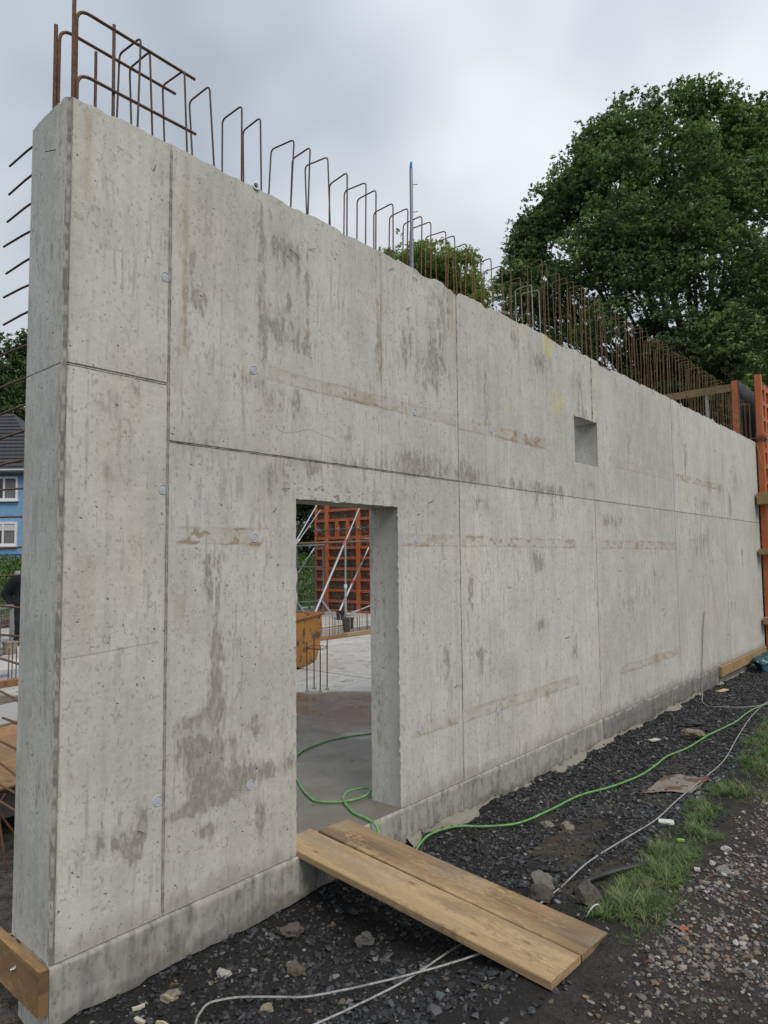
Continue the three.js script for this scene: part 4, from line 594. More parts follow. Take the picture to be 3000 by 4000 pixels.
{ // starter cage of four bars in the slab
  const t = thing('column_starter', 'square cage of four thin rusty bars standing in the slab behind the doorway', 'rebar cage', [6.46, 0, -3.62]); t.rotation.y = .32;
  const q = .1; for (const [x, z, h] of [[-q, -q, .66], [q, -q, .69], [-q, q, .62], [q, q, .68]]) mesh('bar', tube([V(x, -.02, z), V(x * 1.02, h, z * 1.02)], .0082, 7), barDark, t);
  const w = q + .012; mesh('stirrup', tube(roundPath([V(-w, .58, -w), V(w, .595, -w), V(w, .585, w), V(-w, .575, w), V(-w, .582, -w - .02)], .025, 4), .005, 6), barDark, t);
  mesh('stirrup', tube([V(-w, .57, -w), V(-.02, .55, w), V(w, .575, w)], .004, 6), barDark, t);
  for (const [x, z] of [[-q, -q], [q, -q], [-q, q], [q, q]]) mesh('mortar_foot', new THREE.ConeGeometry(.035, .06, 9).translate(x, .025, z), std({ color: rgb(.25, .24, .22) }), t);
}
{ // yellow skip
  const t = thing('skip_bucket', 'worn yellow steel skip with rounded bottom standing on the slab behind the doorway', 'skip', [8.61, 0, -5.75], Math.atan2(-.484 * -1, .875) + Math.PI * 0);
  const paint = std({ map: dtex(512, 256, (u, v, c) => { const x = u * 2, y = v; const ru = sst(.56, .64, fbm(x * 6, y * 7 + 3, 5) * .8 + .2 * fbm(x * 30, y * 30, 2) - .04 * y), big = sst(.52, .6, fbm(x * 3.4 + 2, y * 5 + 7, 5)) * sst(.3, .42, y) * sst(.68, .55, y), s = sst(.62, .7, fbm(x * 50, y * 8, 3)) * .5, k = clamp(Math.max(ru, big, s * .8) + sst(.16, .02, y) * .7 * fbm(x * 9, y * 9, 3) * 2 * .6), L = .85 + .4 * (fbm(x * 4, y * 4, 3) - .5); c[0] = mix(.50 * L, .085, k); c[1] = mix(.215 * L, .055, k); c[2] = mix(.028 * L, .042, k); }, true), roughness: .55 });
  paint.map.repeat.set(.5, 1);
  const prof = [[0, .80], [-.09, .33], [-.15, .22], [-.25, .10], [-.36, .035], [-.5, 0], [-1.15, 0], [-1.3, .04], [-1.42, .13], [-1.5, .25], [-1.62, .80]];
  const s = new THREE.Shape(); prof.forEach(([x, y], i) => i ? s.lineTo(x, y) : s.moveTo(x, y)); s.closePath();
  for (const z of [0, -.55]) { const g = new THREE.ExtrudeGeometry(s, { depth: .008, bevelEnabled: false }); g.translate(0, 0, z - .004); mesh('side_plate', g, paint, t); }
  const P = [], U = [], I = []; let L = 0; prof.forEach(([x, y], i) => { if (i) L += Math.hypot(x - prof[i - 1][0], y - prof[i - 1][1]); P.push(x, y, -.005, x, y, -.545); U.push(L, 0, L, .55); if (i) { const a = 2 * i - 2; I.push(a, a + 1, a + 2, a + 2, a + 1, a + 3); } });
  const sg = new THREE.BufferGeometry(); sg.setAttribute('position', new THREE.Float32BufferAttribute(P, 3)); sg.setAttribute('uv', new THREE.Float32BufferAttribute(U, 2)); sg.setIndex(I); sg.computeVertexNormals(); const sm = paint.clone(); sm.side = THREE.DoubleSide; mesh('shell', sg, sm, t);
  const rimC = roundPath([V(.03, .80, .018), V(-1.65, .80, .018), V(-1.65, .80, -.57), V(.03, .80, -.57), V(.03, .80, .018)], .01, 2); mesh('rim', tube(rimC, .024, 8), std({ map: paint.map, color: rgb(.72, .6, .6), roughness: .6 }), t);
}
// ---------------------------------------------------------------- orange frame formwork
const orange = std({ map: dtex(256, 256, (u, v, c) => { const k = sst(.58, .68, tfbm(u, v, 7, 7, 4)), s = sst(.62, .7, tfbm(u, v, 30, 8, 3)) * .5, L = .85 + .4 * (tfbm(u, v, 4, 4, 3) - .5); c[0] = mix(.60 * L, .28, Math.max(k * .6, s)); c[1] = mix(.15 * L, .14, Math.max(k * .6, s)); c[2] = mix(.045 * L, .08, Math.max(k * .6, s)); }, true), roughness: .6 });
const plyBack = std({ map: dtex(256, 512, (u, v, c) => { const a = tfbm(u, v, 5, 8, 4), s = sst(.55, .66, tfbm(u, v, 9, 14, 4)), d = sst(.56, .64, tfbm(u, v, 24, 30, 3)) * .4; const L = .7 + .7 * (a - .4); c[0] = mix(.105 * L, .20, s * .6 + d); c[1] = mix(.068 * L, .185, s * .6 + d); c[2] = mix(.042 * L, .155, s * .6 + d); }, true), roughness: .85 });
const plyFace = std({ map: dtex(128, 256, (u, v, c) => { const a = tfbm(u, v, 4, 9, 4), s = sst(.5, .66, tfbm(u, v, 8, 3, 4)); const L = .055 + .1 * (a - .5); c[0] = mix(L, .22, s * .5); c[1] = mix(L, .22, s * .5); c[2] = mix(L * 1.05, .21, s * .5); }, true), roughness: .6 });
const holeMat = std({ color: rgb(.02, .015, .012), roughness: .9 });
function ribGeo(len, h = .085, holes = true) {     // pressed rib: upright flange with punched slots, extruded 3 mm, and a web behind it
  const s = new THREE.Shape(); s.moveTo(0, -h / 2); s.lineTo(len, -h / 2); s.lineTo(len, h / 2); s.lineTo(0, h / 2); s.closePath();
  if (holes) for (const e of [0, 1]) for (let k = 0; k < 3; k++) { const x = e ? len - .09 - k * .12 : .09 + k * .12; if (x < .05 || x > len - .05 || (e && x < .45)) continue; const p = new THREE.Path(); p.absellipse(x, 0, .027, .018, 0, Math.PI * 2, true); s.holes.push(p); }
  const g = new THREE.ExtrudeGeometry(s, { depth: .006, bevelEnabled: false, curveSegments: 8 }); g.translate(0, 0, .094); const a = box(len, .006, .094, len / 2, h / 2 - .003, .047), b = box(len, .006, .094, len / 2, -h / 2 + .003, .047);
  return mergeGeometries([g.NI(), a.NI(), b.NI()].map(q => { q.deleteAttribute('uv'); return metreUV(q); }));
}
// a panel lies in x (width), y (height); its ribbed back looks towards +z
function formPanel(label, w, h, ribs, stiles, studs, pos, turn, face) {
  const t = thing('formwork_panel', label, 'formwork panel', pos, turn);
  mesh('plywood', metreUV(box(w - .02, h - .02, .018, w / 2, h / 2, -.009)), face || plyBack, t);
  for (const [x, ww] of stiles) { const g = new THREE.ExtrudeGeometry((() => { const s = new THREE.Shape(); s.moveTo(-ww / 2, 0); s.lineTo(ww / 2, 0); s.lineTo(ww / 2, .105); s.lineTo(ww / 2 - .008, .115); s.lineTo(-ww / 2 + .008, .115); s.lineTo(-ww / 2, .105); s.closePath(); return s; })(), { depth: h, bevelEnabled: false }); g.rotateX(-Math.PI / 2); g.scale(1, 1, -1); const q = g.NI(); // mirrored: turn the faces back out
    const p = q.attributes.position, n = p.count; for (let i = 0; i < n; i += 3) { const a = [p.getX(i), p.getY(i), p.getZ(i)]; p.setXYZ(i, p.getX(i + 2), p.getY(i + 2), p.getZ(i + 2)); p.setXYZ(i + 2, ...a); } q.computeVertexNormals(); q.translate(x, 0, 0); mesh('stile', metreUV(q), orange, t); }
  const xs = stiles.map(s => s).sort((a, b) => a[0] - b[0]);
  for (const y of ribs) for (let k = 0; k + 1 < xs.length; k++) { const a = xs[k][0] + xs[k][1] / 2, b = xs[k + 1][0] - xs[k + 1][1] / 2; if (b - a < .08) continue; const m = mesh('rib', ribGeo(b - a), orange, t); m.position.set(a, y, 0); }
  for (const [x, y0, y1] of studs) { const m = mesh('stud', ribGeo(y1 - y0, .14, true), orange, t); m.rotation.z = Math.PI / 2; m.position.set(x, y0, -.002); }
  return t;
}
{ // wall of formwork seen through the doorway: its back looks towards -x; local x = world -z ... +z
  const st = [[.03, .06], [.57, .16], [2.04, .16], [2.58, .06]], W = 2.61, tn = -Math.PI / 2;     // turned so that local +z is world -x and local x is world z
  const lo = [.16, .49, .85, 1.21, 1.57, 1.93, 2.28];
  formPanel('lower orange frame formwork panel seen through the doorway', W, 2.56, lo, st, [[1.08, -.02 + .04, .12], [1.56, .02, .12]], [16.52, -.14, -14.16], tn);
  formPanel('upper orange frame formwork panel seen through the doorway', W, 1.42, [.045, .65, .99, 1.38], st, [[1.06, .09, .61], [1.56, .09, .61]], [16.52, 2.43, -14.16], tn);
  // a crosswise tie bar with wing nuts through the studs
  const c = thing('clamp_rail', 'dark tie rail with cast clamps across the upper orange panel', 'clamp', [16.37, 2.76, -14.1]);
  mesh('rail', rod(V(0, 0, 0), V(0, .02, 2.5), .016, 8), dullSteel, c); for (const z of [.2, 1.15, 2.1]) mesh('clamp', mergeGeometries([rod(V(-.03, .06, z + .09), V(-.03, -.06, z - .09), .02, 7), rod(V(-.03, -.03, z + .1), V(-.03, .05, z - .1), .016, 7), rod(V(-.06, 0, z), V(.05, 0, z), .022, 8)]), std({ color: rgb(.25, .23, .19), roughness: .8 }), c);
}
// diagonal push-pull props and scaffold
function prop(label, a, b, r, mid = .55, sl = redPaint) { const t = thing('steel_prop', label, 'prop', a), A = V(0, 0, 0), B = V(b[0] - a[0], b[1] - a[1], b[2] - a[2]), at = k => A.clone().lerp(B, k); mesh('outer_tube', rod(A, at(mid), r, 10), pole, t); mesh('inner_tube', rod(at(mid), B, r * .72, 10), pole, t); mesh('sleeve', rod(at(mid - .035), at(mid + .02), r * 1.35, 10), sl, t); mesh('foot_plate', box(.16, .02, .12, 0, .0, 0), dullSteel, t); return t; }
prop('longest grey diagonal prop leaning on the orange formwork, seen through the doorway', [12.95, .01, -10.68], [16.2, 3.45, -11.80], .034, .66);
prop('grey diagonal prop with red sleeve at right, standing by the black tub', [14.52, .01, -11.25], [16.2, 2.12, -11.44], .034, .50);
prop('vertical grey prop standing under the scaffold deck by the black tub', [14.85, .01, -11.18], [14.86, 2.26, -11.18], .036, .42, whitePaint);
prop('low slanting prop with red sleeve right of the black tub', [15.35, .03, -11.62], [16.3, .28, -11.45], .03, .55);
prop('front one of two white props at the left edge of the doorway', [14.6, 1.84, -13.55], [15.95, 3.75, -13.42], .032, .2, redPaint);
prop('thinner rear one of two white props at the left edge of the doorway', [14.9, 2.2, -13.5], [16.3, 3.45, -13.75], .024, .15, whitePaint);
prop('lower left grey prop with red sleeve leaning on the formwork edge', [14.2, .0, -13.85], [16.4, 2.3, -14.02], .032, .55);
{
  const t = thing('scaffold', 'low scaffold bay with timber deck in front of the orange formwork', 'scaffold', [15.2, 0, -13.75]);
  for (const [x, z] of [[0, .02], [.05, 1.21], [.8, .05]]) mesh('standard', rod(V(x, .0, z), V(x, 2.27, z), .03, 10), dullSteel, t);
  mesh('ledger', rod(V(-.02, 1.51, -.02), V(0, 1.51, 1.35), .022, 8), dullSteel, t); mesh('ledger', rod(V(0, .35, 0), V(0, .44, 1.2), .024, 8), dullSteel, t); mesh('ledger', rod(V(0, .83, 0), V(.8, .83, .05), .02, 8), dullSteel, t); mesh('ledger', rod(V(0, 2.22, 0), V(0, 2.22, 1.35), .03, 8), pole, t);
  mesh('brace', box(.03, .055, .62, 0, 0, 0).rotateX(.72).translate(0, .24, 1.43), pole, t); mesh('brace', box(.03, .055, .62, 0, 0, 0).rotateX(.72).translate(0, .2, .22), pole, t);
  for (let k = 0; k < 3; k++) { const m = mesh('deck_board', plankGeo(.25, .04, 3.9, 20 + k), woodMat([.8, .75, .68], 1, 1, .2 * k, .3 * k), t); m.position.set(.05 + .27 * k, 2.30, 1.75); }
}
function tubGeo(r0, r1, h) { return new THREE.LatheGeometry([[0, 0], [r0 * .96, 0], [r0, .01], [mix(r0, r1, .93), h * .9], [r1 * 1.04, h * .9], [r1 * 1.05, h], [r1 * .97, h], [mix(r0, r1, .9) * .94, h * .8], [r0 * .92, .015], [0, .015]].map(q => new THREE.Vector2(...q)), 26); }
{
  const black = std({ color: rgb(.012, .012, .014), roughness: .5 });
  let t = thing('mortar_tub', 'black plastic tub at the foot of the props', 'tub', [14.3, 0, -10.86]); mesh('tub', tubGeo(.115, .125, .26), black, t); mesh('handle', tube(spline([V(-.13, .24, 0), V(-.1, .12, .13), V(0, .08, .145), V(.1, .12, .13), V(.13, .24, 0)], 14), .004, 5), dullSteel, t);
  t = thing('mortar_bucket', 'dark grey bucket behind the row of thin starter bars at right of the doorway', 'bucket', [12.62, 0, -8.95]); mesh('tub', tubGeo(.125, .155, .27), std({ color: rgb(.045, .05, .06), roughness: .55 }), t); mesh('handle', tube(spline([V(-.16, .25, 0), V(-.12, .12, .15), V(0, .08, .17), V(.12, .12, .15), V(.16, .25, 0)], 14), .004, 5), dullSteel, t); mesh('trowel_handle', rod(V(.05, .2, 0), V(.28, .42, -.12), .012, 8), dullSteel, t);
}
plank('edge_timber', 'long brown timber along the far edge of the floor slab', [9.3, .04, -7.66], [11.25, .04, -7.69], .10, .075, woodMat([.62, .5, .4], 1, 1, .1, .4), 'timber');
plank('edge_timber', 'yellowish timber continuing along the far edge of the floor slab', [11.2, .05, -7.70], [13.0, .05, -7.72], .12, .075, woodMat([.9, .85, .75], 1, 1, .5, .2), 'timber');
plank('edge_timber', 'thin orange-brown plank lying across the trench behind the starter bars', [10.2, .06, -9.0], [13.0, .06, -9.2], .09, .03, woodMat([1, .75, .5], 1, 1, .3, .6), 'timber');
{
  seed(11); const root = new THREE.Group(); mesh('bar', tube([V(0, -.2, 0), V(.004, .2, 0), V(0, .46, .003)], .0075, 6, 2), barTan, root);
  for (let i = 0; i < 34; i++) { const o = root.clone(); o.name = numbered('trench_bar'); o.position.set(10.1 + i * .085 + .03 * gauss(), .0, -8.2 + .05 * gauss()); o.rotation.set(.03 * gauss(), rr(0, 6), .03 * gauss()); o.scale.y = rr(.75, 1.05); if (i % 3 === 0) o.children[0].material = barPale; scene.add(o); tag(o, 'thin upright starter bar of the row standing in the trench behind the slab', 'rebar', 'starter bars in the trench'); }
}
// ---------------------------------------------------------------- formwork at the far end of the wall, ready for the next pour
formPanel('tall orange frame formwork panel closing the far end of the wall on the near side', 2.4, 5.55, [.2, .52, .84, 1.16, 1.48, 1.8, 2.12, 2.44, 2.76, 3.08, 3.40, 3.72, 4.04, 4.36, 4.68, 5.0, 5.32], [[.045, .09], [2.37, .06]], [[.42, .05, 5.4], [.8, .05, 5.4]], [15.06, -.18, .03], 0);
formPanel('orange frame formwork panel on the rear side of the rebar at the far wall end', 2.4, 5.5, [.3, 1.2, 2.1, 3.0, 3.9, 4.8], [[.045, .09], [2.37, .06]], [], [17.46, -.18, -.285], Math.PI, plyFace);
{
  seed(8); const box1 = (l, w, h, d, p, mt) => { const m = mesh('timber_block', metreUV(bar(w, h, d, .004)), mt || woodMat([.9, .85, .75], 1, 1, .3, .3)); m.position.set(...p); return tag(m, l, 'timber'); };
  box1('largest timber beam end projecting in front of the far formwork panel, uppermost of three', .26, .23, .22, [14.86, 2.86, .15]).scale.set(1, 1, 1);
  box1('flat timber end projecting from the far formwork panel, middle one of three', .30, .11, .2, [14.86, 1.83, .14]);
  box1('small timber end projecting from the far formwork panel, lowest of three', .24, .13, .18, [14.9, .50, .14]);
  const s = thing('scaffold_bracket', 'bracket platform with boards on the far orange formwork panel', 'scaffold', [15.1, 0, .15]);
  for (let k = 0; k < 3; k++) { const m = mesh('deck_board', plankGeo(.2, .045, 2.4, 30 + k).rotateY(Math.PI / 2), woodMat([.8, .75, .65], 1, 1, .1 * k, .2), s); m.position.set(1.1, 2.97, .22 + .22 * k); }
  for (const x of [.5, 1.7]) { mesh('bracket', mergeGeometries([rod(V(x, 2.92, 0), V(x, 2.92, .8), .02, 8), rod(V(x, 2.2, 0), V(x, 2.92, .75), .02, 8)]), dullSteel, s); }
  mesh('blue_cloth', tube(spline([V(.0, 2.86, .12), V(.5, 2.82, .14), V(1.2, 2.86, .16)], 12), .05, 7), std({ color: rgb(.02, .05, .14) }), s);
  const cl = thing('panel_clamp', 'rusty wire lashing and cast clamp around the far orange stile', 'clamp', [15.05, 4.03, .09]);
  for (const y of [0, .022, .045, .07, .1]) mesh('wire', tube([V(-.012, y, -.09), V(-.012, y + .006, .07), V(.1, y, .075)], .007, 5), std({ color: rgb(.12, .06, .04) }), cl);
  mesh('tie_rod', rod(V(-.02, .04, -.5), V(-.02, .06, -.05), .008, 6), barTan, cl); mesh('clamp', mergeGeometries([rod(V(.14, .1, .12), V(.14, -.05, .05), .03, 8), rod(V(.1, .04, .09), V(.24, .05, .1), .02, 8)]), std({ color: rgb(.3, .29, .26), roughness: .8 }), cl);
  const r = thing('guard_rail', 'weathered wooden guard rail board behind the tall rebar loops', 'rail', [0, 0, 0]);
  const gb = mesh('rail_board', plankGeo(.045, .15, 1.5, 41), woodMat([.62, .58, .54], 1, 1, .2, .7), r); gb.position.set(15.1, 5.19, -1.1);
  mesh('rail_post', rod(V(15.13, 3.6, -.89), V(15.13, 5.27, -.89), .035, 10), std({ color: rgb(.40, .41, .41), metalness: .3, roughness: .6 }), r);
  const mesh2 = thing('mesh_mat', 'dark horizontal bars tied across the rebar at the far wall end', 'rebar', [13.4, 4.2, -.2]);
  for (const [y, l] of [[.0, 1.9], [.16, 1.7], [.32, 1.5]]) mesh('bar', tube([V(0, y, 0), V(l, y + .03, .02)], .005, 5, 2), barDark, mesh2);
  const bag = rock('dark blue-green plastic sack lying at the foot of the far formwork', 13.62, .36, .30, [.02, .075, .10], 207, .95, .4, 'plastic_sack', 'sack'); bag.material.roughness = .35; bag.material.bumpScale = .02;
  const st = mesh('cord', tube(spline([V(15.02, 3.98, .02), V(15.04, 3.5, .12), V(15.3, 2.98, .2)], 20), .006, 5), std({ color: rgb(.42, .28, .06) })); tag(st, 'thin yellow cord hanging from the top corner of the far wall end', 'cord');
}

// ---------------------------------------------------------------- what shows left of the wall end
{
  const ply = mesh('plywood_sheet', metreUV(bar(1.9, .021, 2.9, .003)), woodMat([.80, .62, .47], .6, 1, .2, .3)); ply.position.set(2.66, .014, -4.15); ply.rotation.y = .12; tag(ply, 'orange-brown plywood sheet lying on the slab behind the near wall end', 'plywood');
  const pl2 = mesh('plywood_sheet', metreUV(bar(1.5, .021, .9, .003)), std({ color: rgb(.34, .32, .31), roughness: .6 })); pl2.position.set(2.95, .04, -5.25); pl2.rotation.y = .3; tag(pl2, 'greyish plywood sheet lying on the rear end of the brown one', 'plywood');
  plank('edge_timber', 'stack of brown edge timber in front of the lettered banner', [2.8, .05, -7.2], [5.0, .05, -7.5], .12, .09, woodMat([.6, .45, .35], 1, 1, .2, .1), 'timber');
  const banner = (txt, label, pos, turn, L, H, off) => {
    const t = thing('banner', label, 'banner', pos, turn); const cv = document.createElement('canvas'); cv.width = 512; cv.height = Math.round(512 * H / L); const c = cv.getContext('2d'); c.fillStyle = '#cdd3de'; c.fillRect(0, 0, 512, cv.height); c.fillStyle = '#3c3168'; c.font = 'bold ' + Math.round(cv.height * .58) + 'px sans-serif'; c.textBaseline = 'middle'; c.fillText(txt, 512 * off, cv.height * .52, 512 * .68);
    const tx = new THREE.CanvasTexture(cv); tx.colorSpace = THREE.SRGBColorSpace; const g = new THREE.BoxGeometry(L, H, .012); g.translate(L / 2, H / 2, 0); const w = std({ color: rgb(.5, .53, .6) }); mesh('board', g, [w, w, w, w, std({ map: tx, roughness: .6 }), w], t); return t;
  };
  banner('ENTAFL', 'white banner board with violet letters ENTAFL left of the wall end', [4.19, -.10, -8.50], .617, .60, .125, .16);
  banner('EN', 'small pale strip with violet letters beside the base of the wall end', [1.55, -.22, -1.72], .9, .22, .10, .1);
  seed(21); for (const [x, z, h] of [[4.33, -8.35, .42], [4.44, -8.5, .5], [4.47, -8.42, .4], [4.78, -8.75, .46]]) tag(mesh('starter_rod', tube([V(x, -.2, z), V(x + .004, h, z)], .008, 6), barDark), 'thin upright rebar standing in front of the lettered banner', 'rebar', 'upright bars by the banner');
  for (const [a, b, l] of [[[1.75, -.35, -2.2], [2.15, .0, -2.55], 'leaning rebar under the plywood edge, sloping to the right'], [[2.22, -.35, -2.4], [2.02, .0, -2.5], 'leaning rebar under the plywood edge, sloping to the left'], [[2.0, -.38, -2.1], [2.02, .0, -2.35], 'nearly upright rebar under the plywood edge'], [[1.6, -.3, -1.6], [2.0, -.1, -2.6], 'long low rebar lying on the rubble beside the wall end']]) tag(mesh('loose_rebar', tube([V(...a), V(...b)], .009, 6, 2), barThick), l, 'rebar');
  const foam = rock('yellow foam lump on the rubble at the foot of the wall end', 1.47, -.72, .05, [.55, .40, .16], 301, .7, 0, 'foam_lump', 'foam'); foam.position.y = -.16;
  const foam2 = rock('second yellow foam lump lower left of the wall end', 1.62, -1.5, .04, [.50, .36, .15], 302, .6, 0, 'foam_lump', 'foam'); foam2.position.y = -.2;
  const sl = rock('grey stone slab lying on rubble just above the bolted board', 1.43, -.62, .06, [.36, .36, .34], 303, .3); sl.position.y = -.13;
  // steel mesh crate
  const t = thing('mesh_crate', 'grey steel mesh crate standing on the slab behind the wall end', 'crate', [5.5, 0, -11.36], -2.2);
  const st = std({ color: rgb(.30, .31, .31), metalness: .3, roughness: .6 });
  for (const [x, z] of [[0, 0], [1.1, 0], [0, .8], [1.1, .8]]) mesh('post', box(.06, .9, .06, x, .47, z), st, t);
  for (const y of [.06, .90]) for (const z of [0, .8]) mesh('rail', box(1.1, .05, .045, .55, y, z), st, t);
  for (const y of [.06, .90]) for (const x of [0, 1.1]) mesh('rail', box(.045, .05, .8, x, y, .4), st, t);
  const w = []; for (let k = 1; k < 11; k++) { w.push(rod(V(k * .1, .06, 0), V(k * .1, .9, 0), .003, 4), rod(V(k * .1, .06, .8), V(k * .1, .9, .8), .003, 4)); } for (let k = 1; k < 9; k++) for (const z of [0, .8]) w.push(rod(V(0, .06 + k * .1, z), V(1.1, .06 + k * .1, z), .003, 4)); mesh('wire_mesh', mergeGeometries(w), st, t, 'stuff');
  mesh('load', metreUV(bar(.5, .6, .9, .03)).rotateY(Math.PI / 2).translate(.55, .38, .4), std({ color: rgb(.09, .08, .075) }), t);
  tag(mesh('fence_post', box(.09, 1.75, .07, 6.1, .7, -12.7), std({ color: rgb(.34, .36, .37) })), 'pale grey upright post behind the mesh crate', 'post');
  const b = thing('mortar_bucket', 'beige bucket beneath the mesh crate beside the banner', 'bucket', [5.35, 0, -11.0]); mesh('tub', tubGeo(.11, .14, .24), std({ color: rgb(.30, .25, .2) }), b);
  for (let k = 0; k < 4; k++) tag(mesh('rebar_stack', mergeGeometries([0, 1, 2, 3, 4].map(i => rod(V(5.6, .3 + .06 * k + .01 * i, -13.4 - .05 * i), V(8.5, .3 + .06 * k, -13.6 - .05 * i), .012, 5))), barThick), ['lowest', 'second', 'third', 'topmost'][k] + ' layer of rusty bars stacked behind the mesh crate', 'rebar');
}
{ // a person in black, mostly behind the wall end
  const p = thing('person', 'person in black jacket and trousers standing bent behind the wall end', 'person', [6.1, 0, -12.33], 0);
  // joints in metres, facing +z, leaning forward
  const J = { hipL: [.09, .90, -.06], hipR: [-.09, .90, -.06], kneeL: [.10, .50, .02], kneeR: [-.10, .49, .0], ankL: [.11, .09, -.04], ankR: [-.11, .09, -.06], toeL: [.12, .05, .15], toeR: [-.12, .05, .13], pel: [0, .96, -.06], waist: [0, 1.10, -.08], chest: [0, 1.30, -.02], neck: [0, 1.46, .08], head: [0, 1.56, .13], shL: [.18, 1.40, .03], shR: [-.18, 1.40, .03], elL: [.24, 1.12, .10], elR: [-.25, 1.10, -.27], wrL: [.16, .98, .30], wrR: [-.22, .89, -.14] };
  const B = [['hipL', 'kneeL', .095, .065], ['hipR', 'kneeR', .095, .065], ['kneeL', 'ankL', .065, .048], ['kneeR', 'ankR', .065, .048], ['ankL', 'toeL', .05, .042], ['ankR', 'toeR', .05, .042], ['hipL', 'hipR', .115, .115], ['pel', 'waist', .15, .15], ['waist', 'chest', .155, .17], ['chest', 'neck', .15, .075], ['shL', 'shR', .085, .085], ['shL', 'elL', .08, .062], ['shR', 'elR', .11, .105], ['elL', 'wrL', .062, .045], ['elR', 'wrR', .10, .06], ['neck', 'head', .06, .055]];
  const seg = (q, a, b, ra, rb) => { const dx = b[0] - a[0], dy = b[1] - a[1], dz = b[2] - a[2], t = clamp(((q[0] - a[0]) * dx + (q[1] - a[1]) * dy + (q[2] - a[2]) * dz) / (dx * dx + dy * dy + dz * dz)); return Math.hypot(q[0] - a[0] - t * dx, q[1] - a[1] - t * dy, q[2] - a[2] - t * dz) - mix(ra, rb, t); };
  const iso = (N, ctr, half, field) => { const mc = new MarchingCubes(N, std({}), false, false, 90000); mc.isolation = 0; for (let k = 0; k < N; k++) for (let j = 0; j < N; j++) for (let i = 0; i < N; i++) mc.field[k * N * N + j * N + i] = -field([ctr[0] + (i / N * 2 - 1) * half, ctr[1] + (j / N * 2 - 1) * half, ctr[2] + (k / N * 2 - 1) * half]); mc.update(); const n = mc.count, g = new THREE.BufferGeometry(); const a = new Float32Array(mc.positionArray.slice(0, n * 3)); for (let i = 0; i < n; i++) for (let d = 0; d < 3; d++) a[3 * i + d] = a[3 * i + d] * half + ctr[d]; g.setAttribute('position', new THREE.BufferAttribute(a, 3)); g.setAttribute('normal', new THREE.BufferAttribute(new Float32Array(mc.normalArray.slice(0, n * 3)), 3)); return g; };
  const smin = (a, b, k) => { const h = clamp(.5 + .5 * (b - a) / k); return mix(b, a, h) - k * h * (1 - h); };
  const body = iso(84, [0, .82, 0], .9, q => { let d = 9; for (const [a, b, ra, rb] of B) d = smin(d, seg(q, J[a], J[b], ra, rb), .05); return d + .006 * (fbm3(q[0] * 14, q[1] * 14, q[2] * 14, 2) - .5); });
  mesh('clothed_body', body, std({ color: rgb(.006, .007, .011), roughness: .9 }), p);
  const skin = std({ color: rgb(.42, .25, .18), roughness: .6 });
  const H = J.head, head = iso(48, [H[0], H[1] + .06, H[2] + .02], .17, q => { const x = q[0] - H[0], y = q[1] - H[1] - .06, z = q[2] - H[2] - .02; let d = Math.hypot(x / .074, y / .105, z / .094) * .08 - .08; d = smin(d, Math.hypot(x / .05, (y + .075) / .05, (z - .035) / .05) * .05 - .05, .04); d = smin(d, Math.hypot(x / .014, (y + .012) / .028, (z - .098) / .02) * .015 - .015, .015); for (const s of [-1, 1]) { d = smin(d, Math.hypot((x - s * .078) / .012, (y + .005) / .03, (z + .005) / .02) * .015 - .014, .008); d = Math.max(d, -(Math.hypot(x - s * .03, y - .012, z - .105) - .02)); } return d; });
  const hm = mesh('head', head, skin, p); const ey = std({ color: rgb(.05, .035, .03), roughness: .3 });
  for (const s of [-1, 1]) mesh('eye', new THREE.SphereGeometry(.011, 10, 8).translate(H[0] + s * .03, H[1] + .07, H[2] + .103), ey, hm);
  mesh('mouth', new THREE.BoxGeometry(.045, .006, .01).translate(H[0], H[1] + .005, H[2] + .098), std({ color: rgb(.25, .1, .08) }), hm);
  const hg = new THREE.SphereGeometry(.1, 20, 14, 0, 6.29, 0, 1.75); hg.scale(.82, 1.1, 1.02); hg.rotateX(-.45); hg.translate(H[0], H[1] + .068, H[2] + .008); mesh('hair', hg, std({ color: rgb(.03, .02, .015), side: THREE.DoubleSide }), hm);
  for (const s of ['L', 'R']) { const w = V(...J['wr' + s]), e = V(...J['el' + s]), d = w.clone().sub(e).normalize(), sd = V(0, 0, 1).cross(d).normalize(), nn = d.clone().cross(sd), parts = [tube([w.clone().addScaledVector(d, -.02), w.clone().addScaledVector(d, .045), w.clone().addScaledVector(d, .085)], k => .026 + .006 * Math.sin(k * 3), 8)]; for (let k = 0; k < 4; k++) { const o = w.clone().addScaledVector(d, .075).addScaledVector(sd, (k - 1.5) * .018); parts.push(tube([o, o.clone().addScaledVector(d, .035), o.clone().addScaledVector(d, .058 + .006 * Math.sin(k * 1.1)).addScaledVector(nn, .016)], .0085, 6)); } const th = w.clone().addScaledVector(d, .02).addScaledVector(sd, -.025); parts.push(tube([th, th.clone().addScaledVector(sd, -.028).addScaledVector(d, .03), th.clone().addScaledVector(sd, -.03).addScaledVector(d, .055)], .0095, 6)); mesh('hand', mergeGeometries(parts), skin, p); }
}
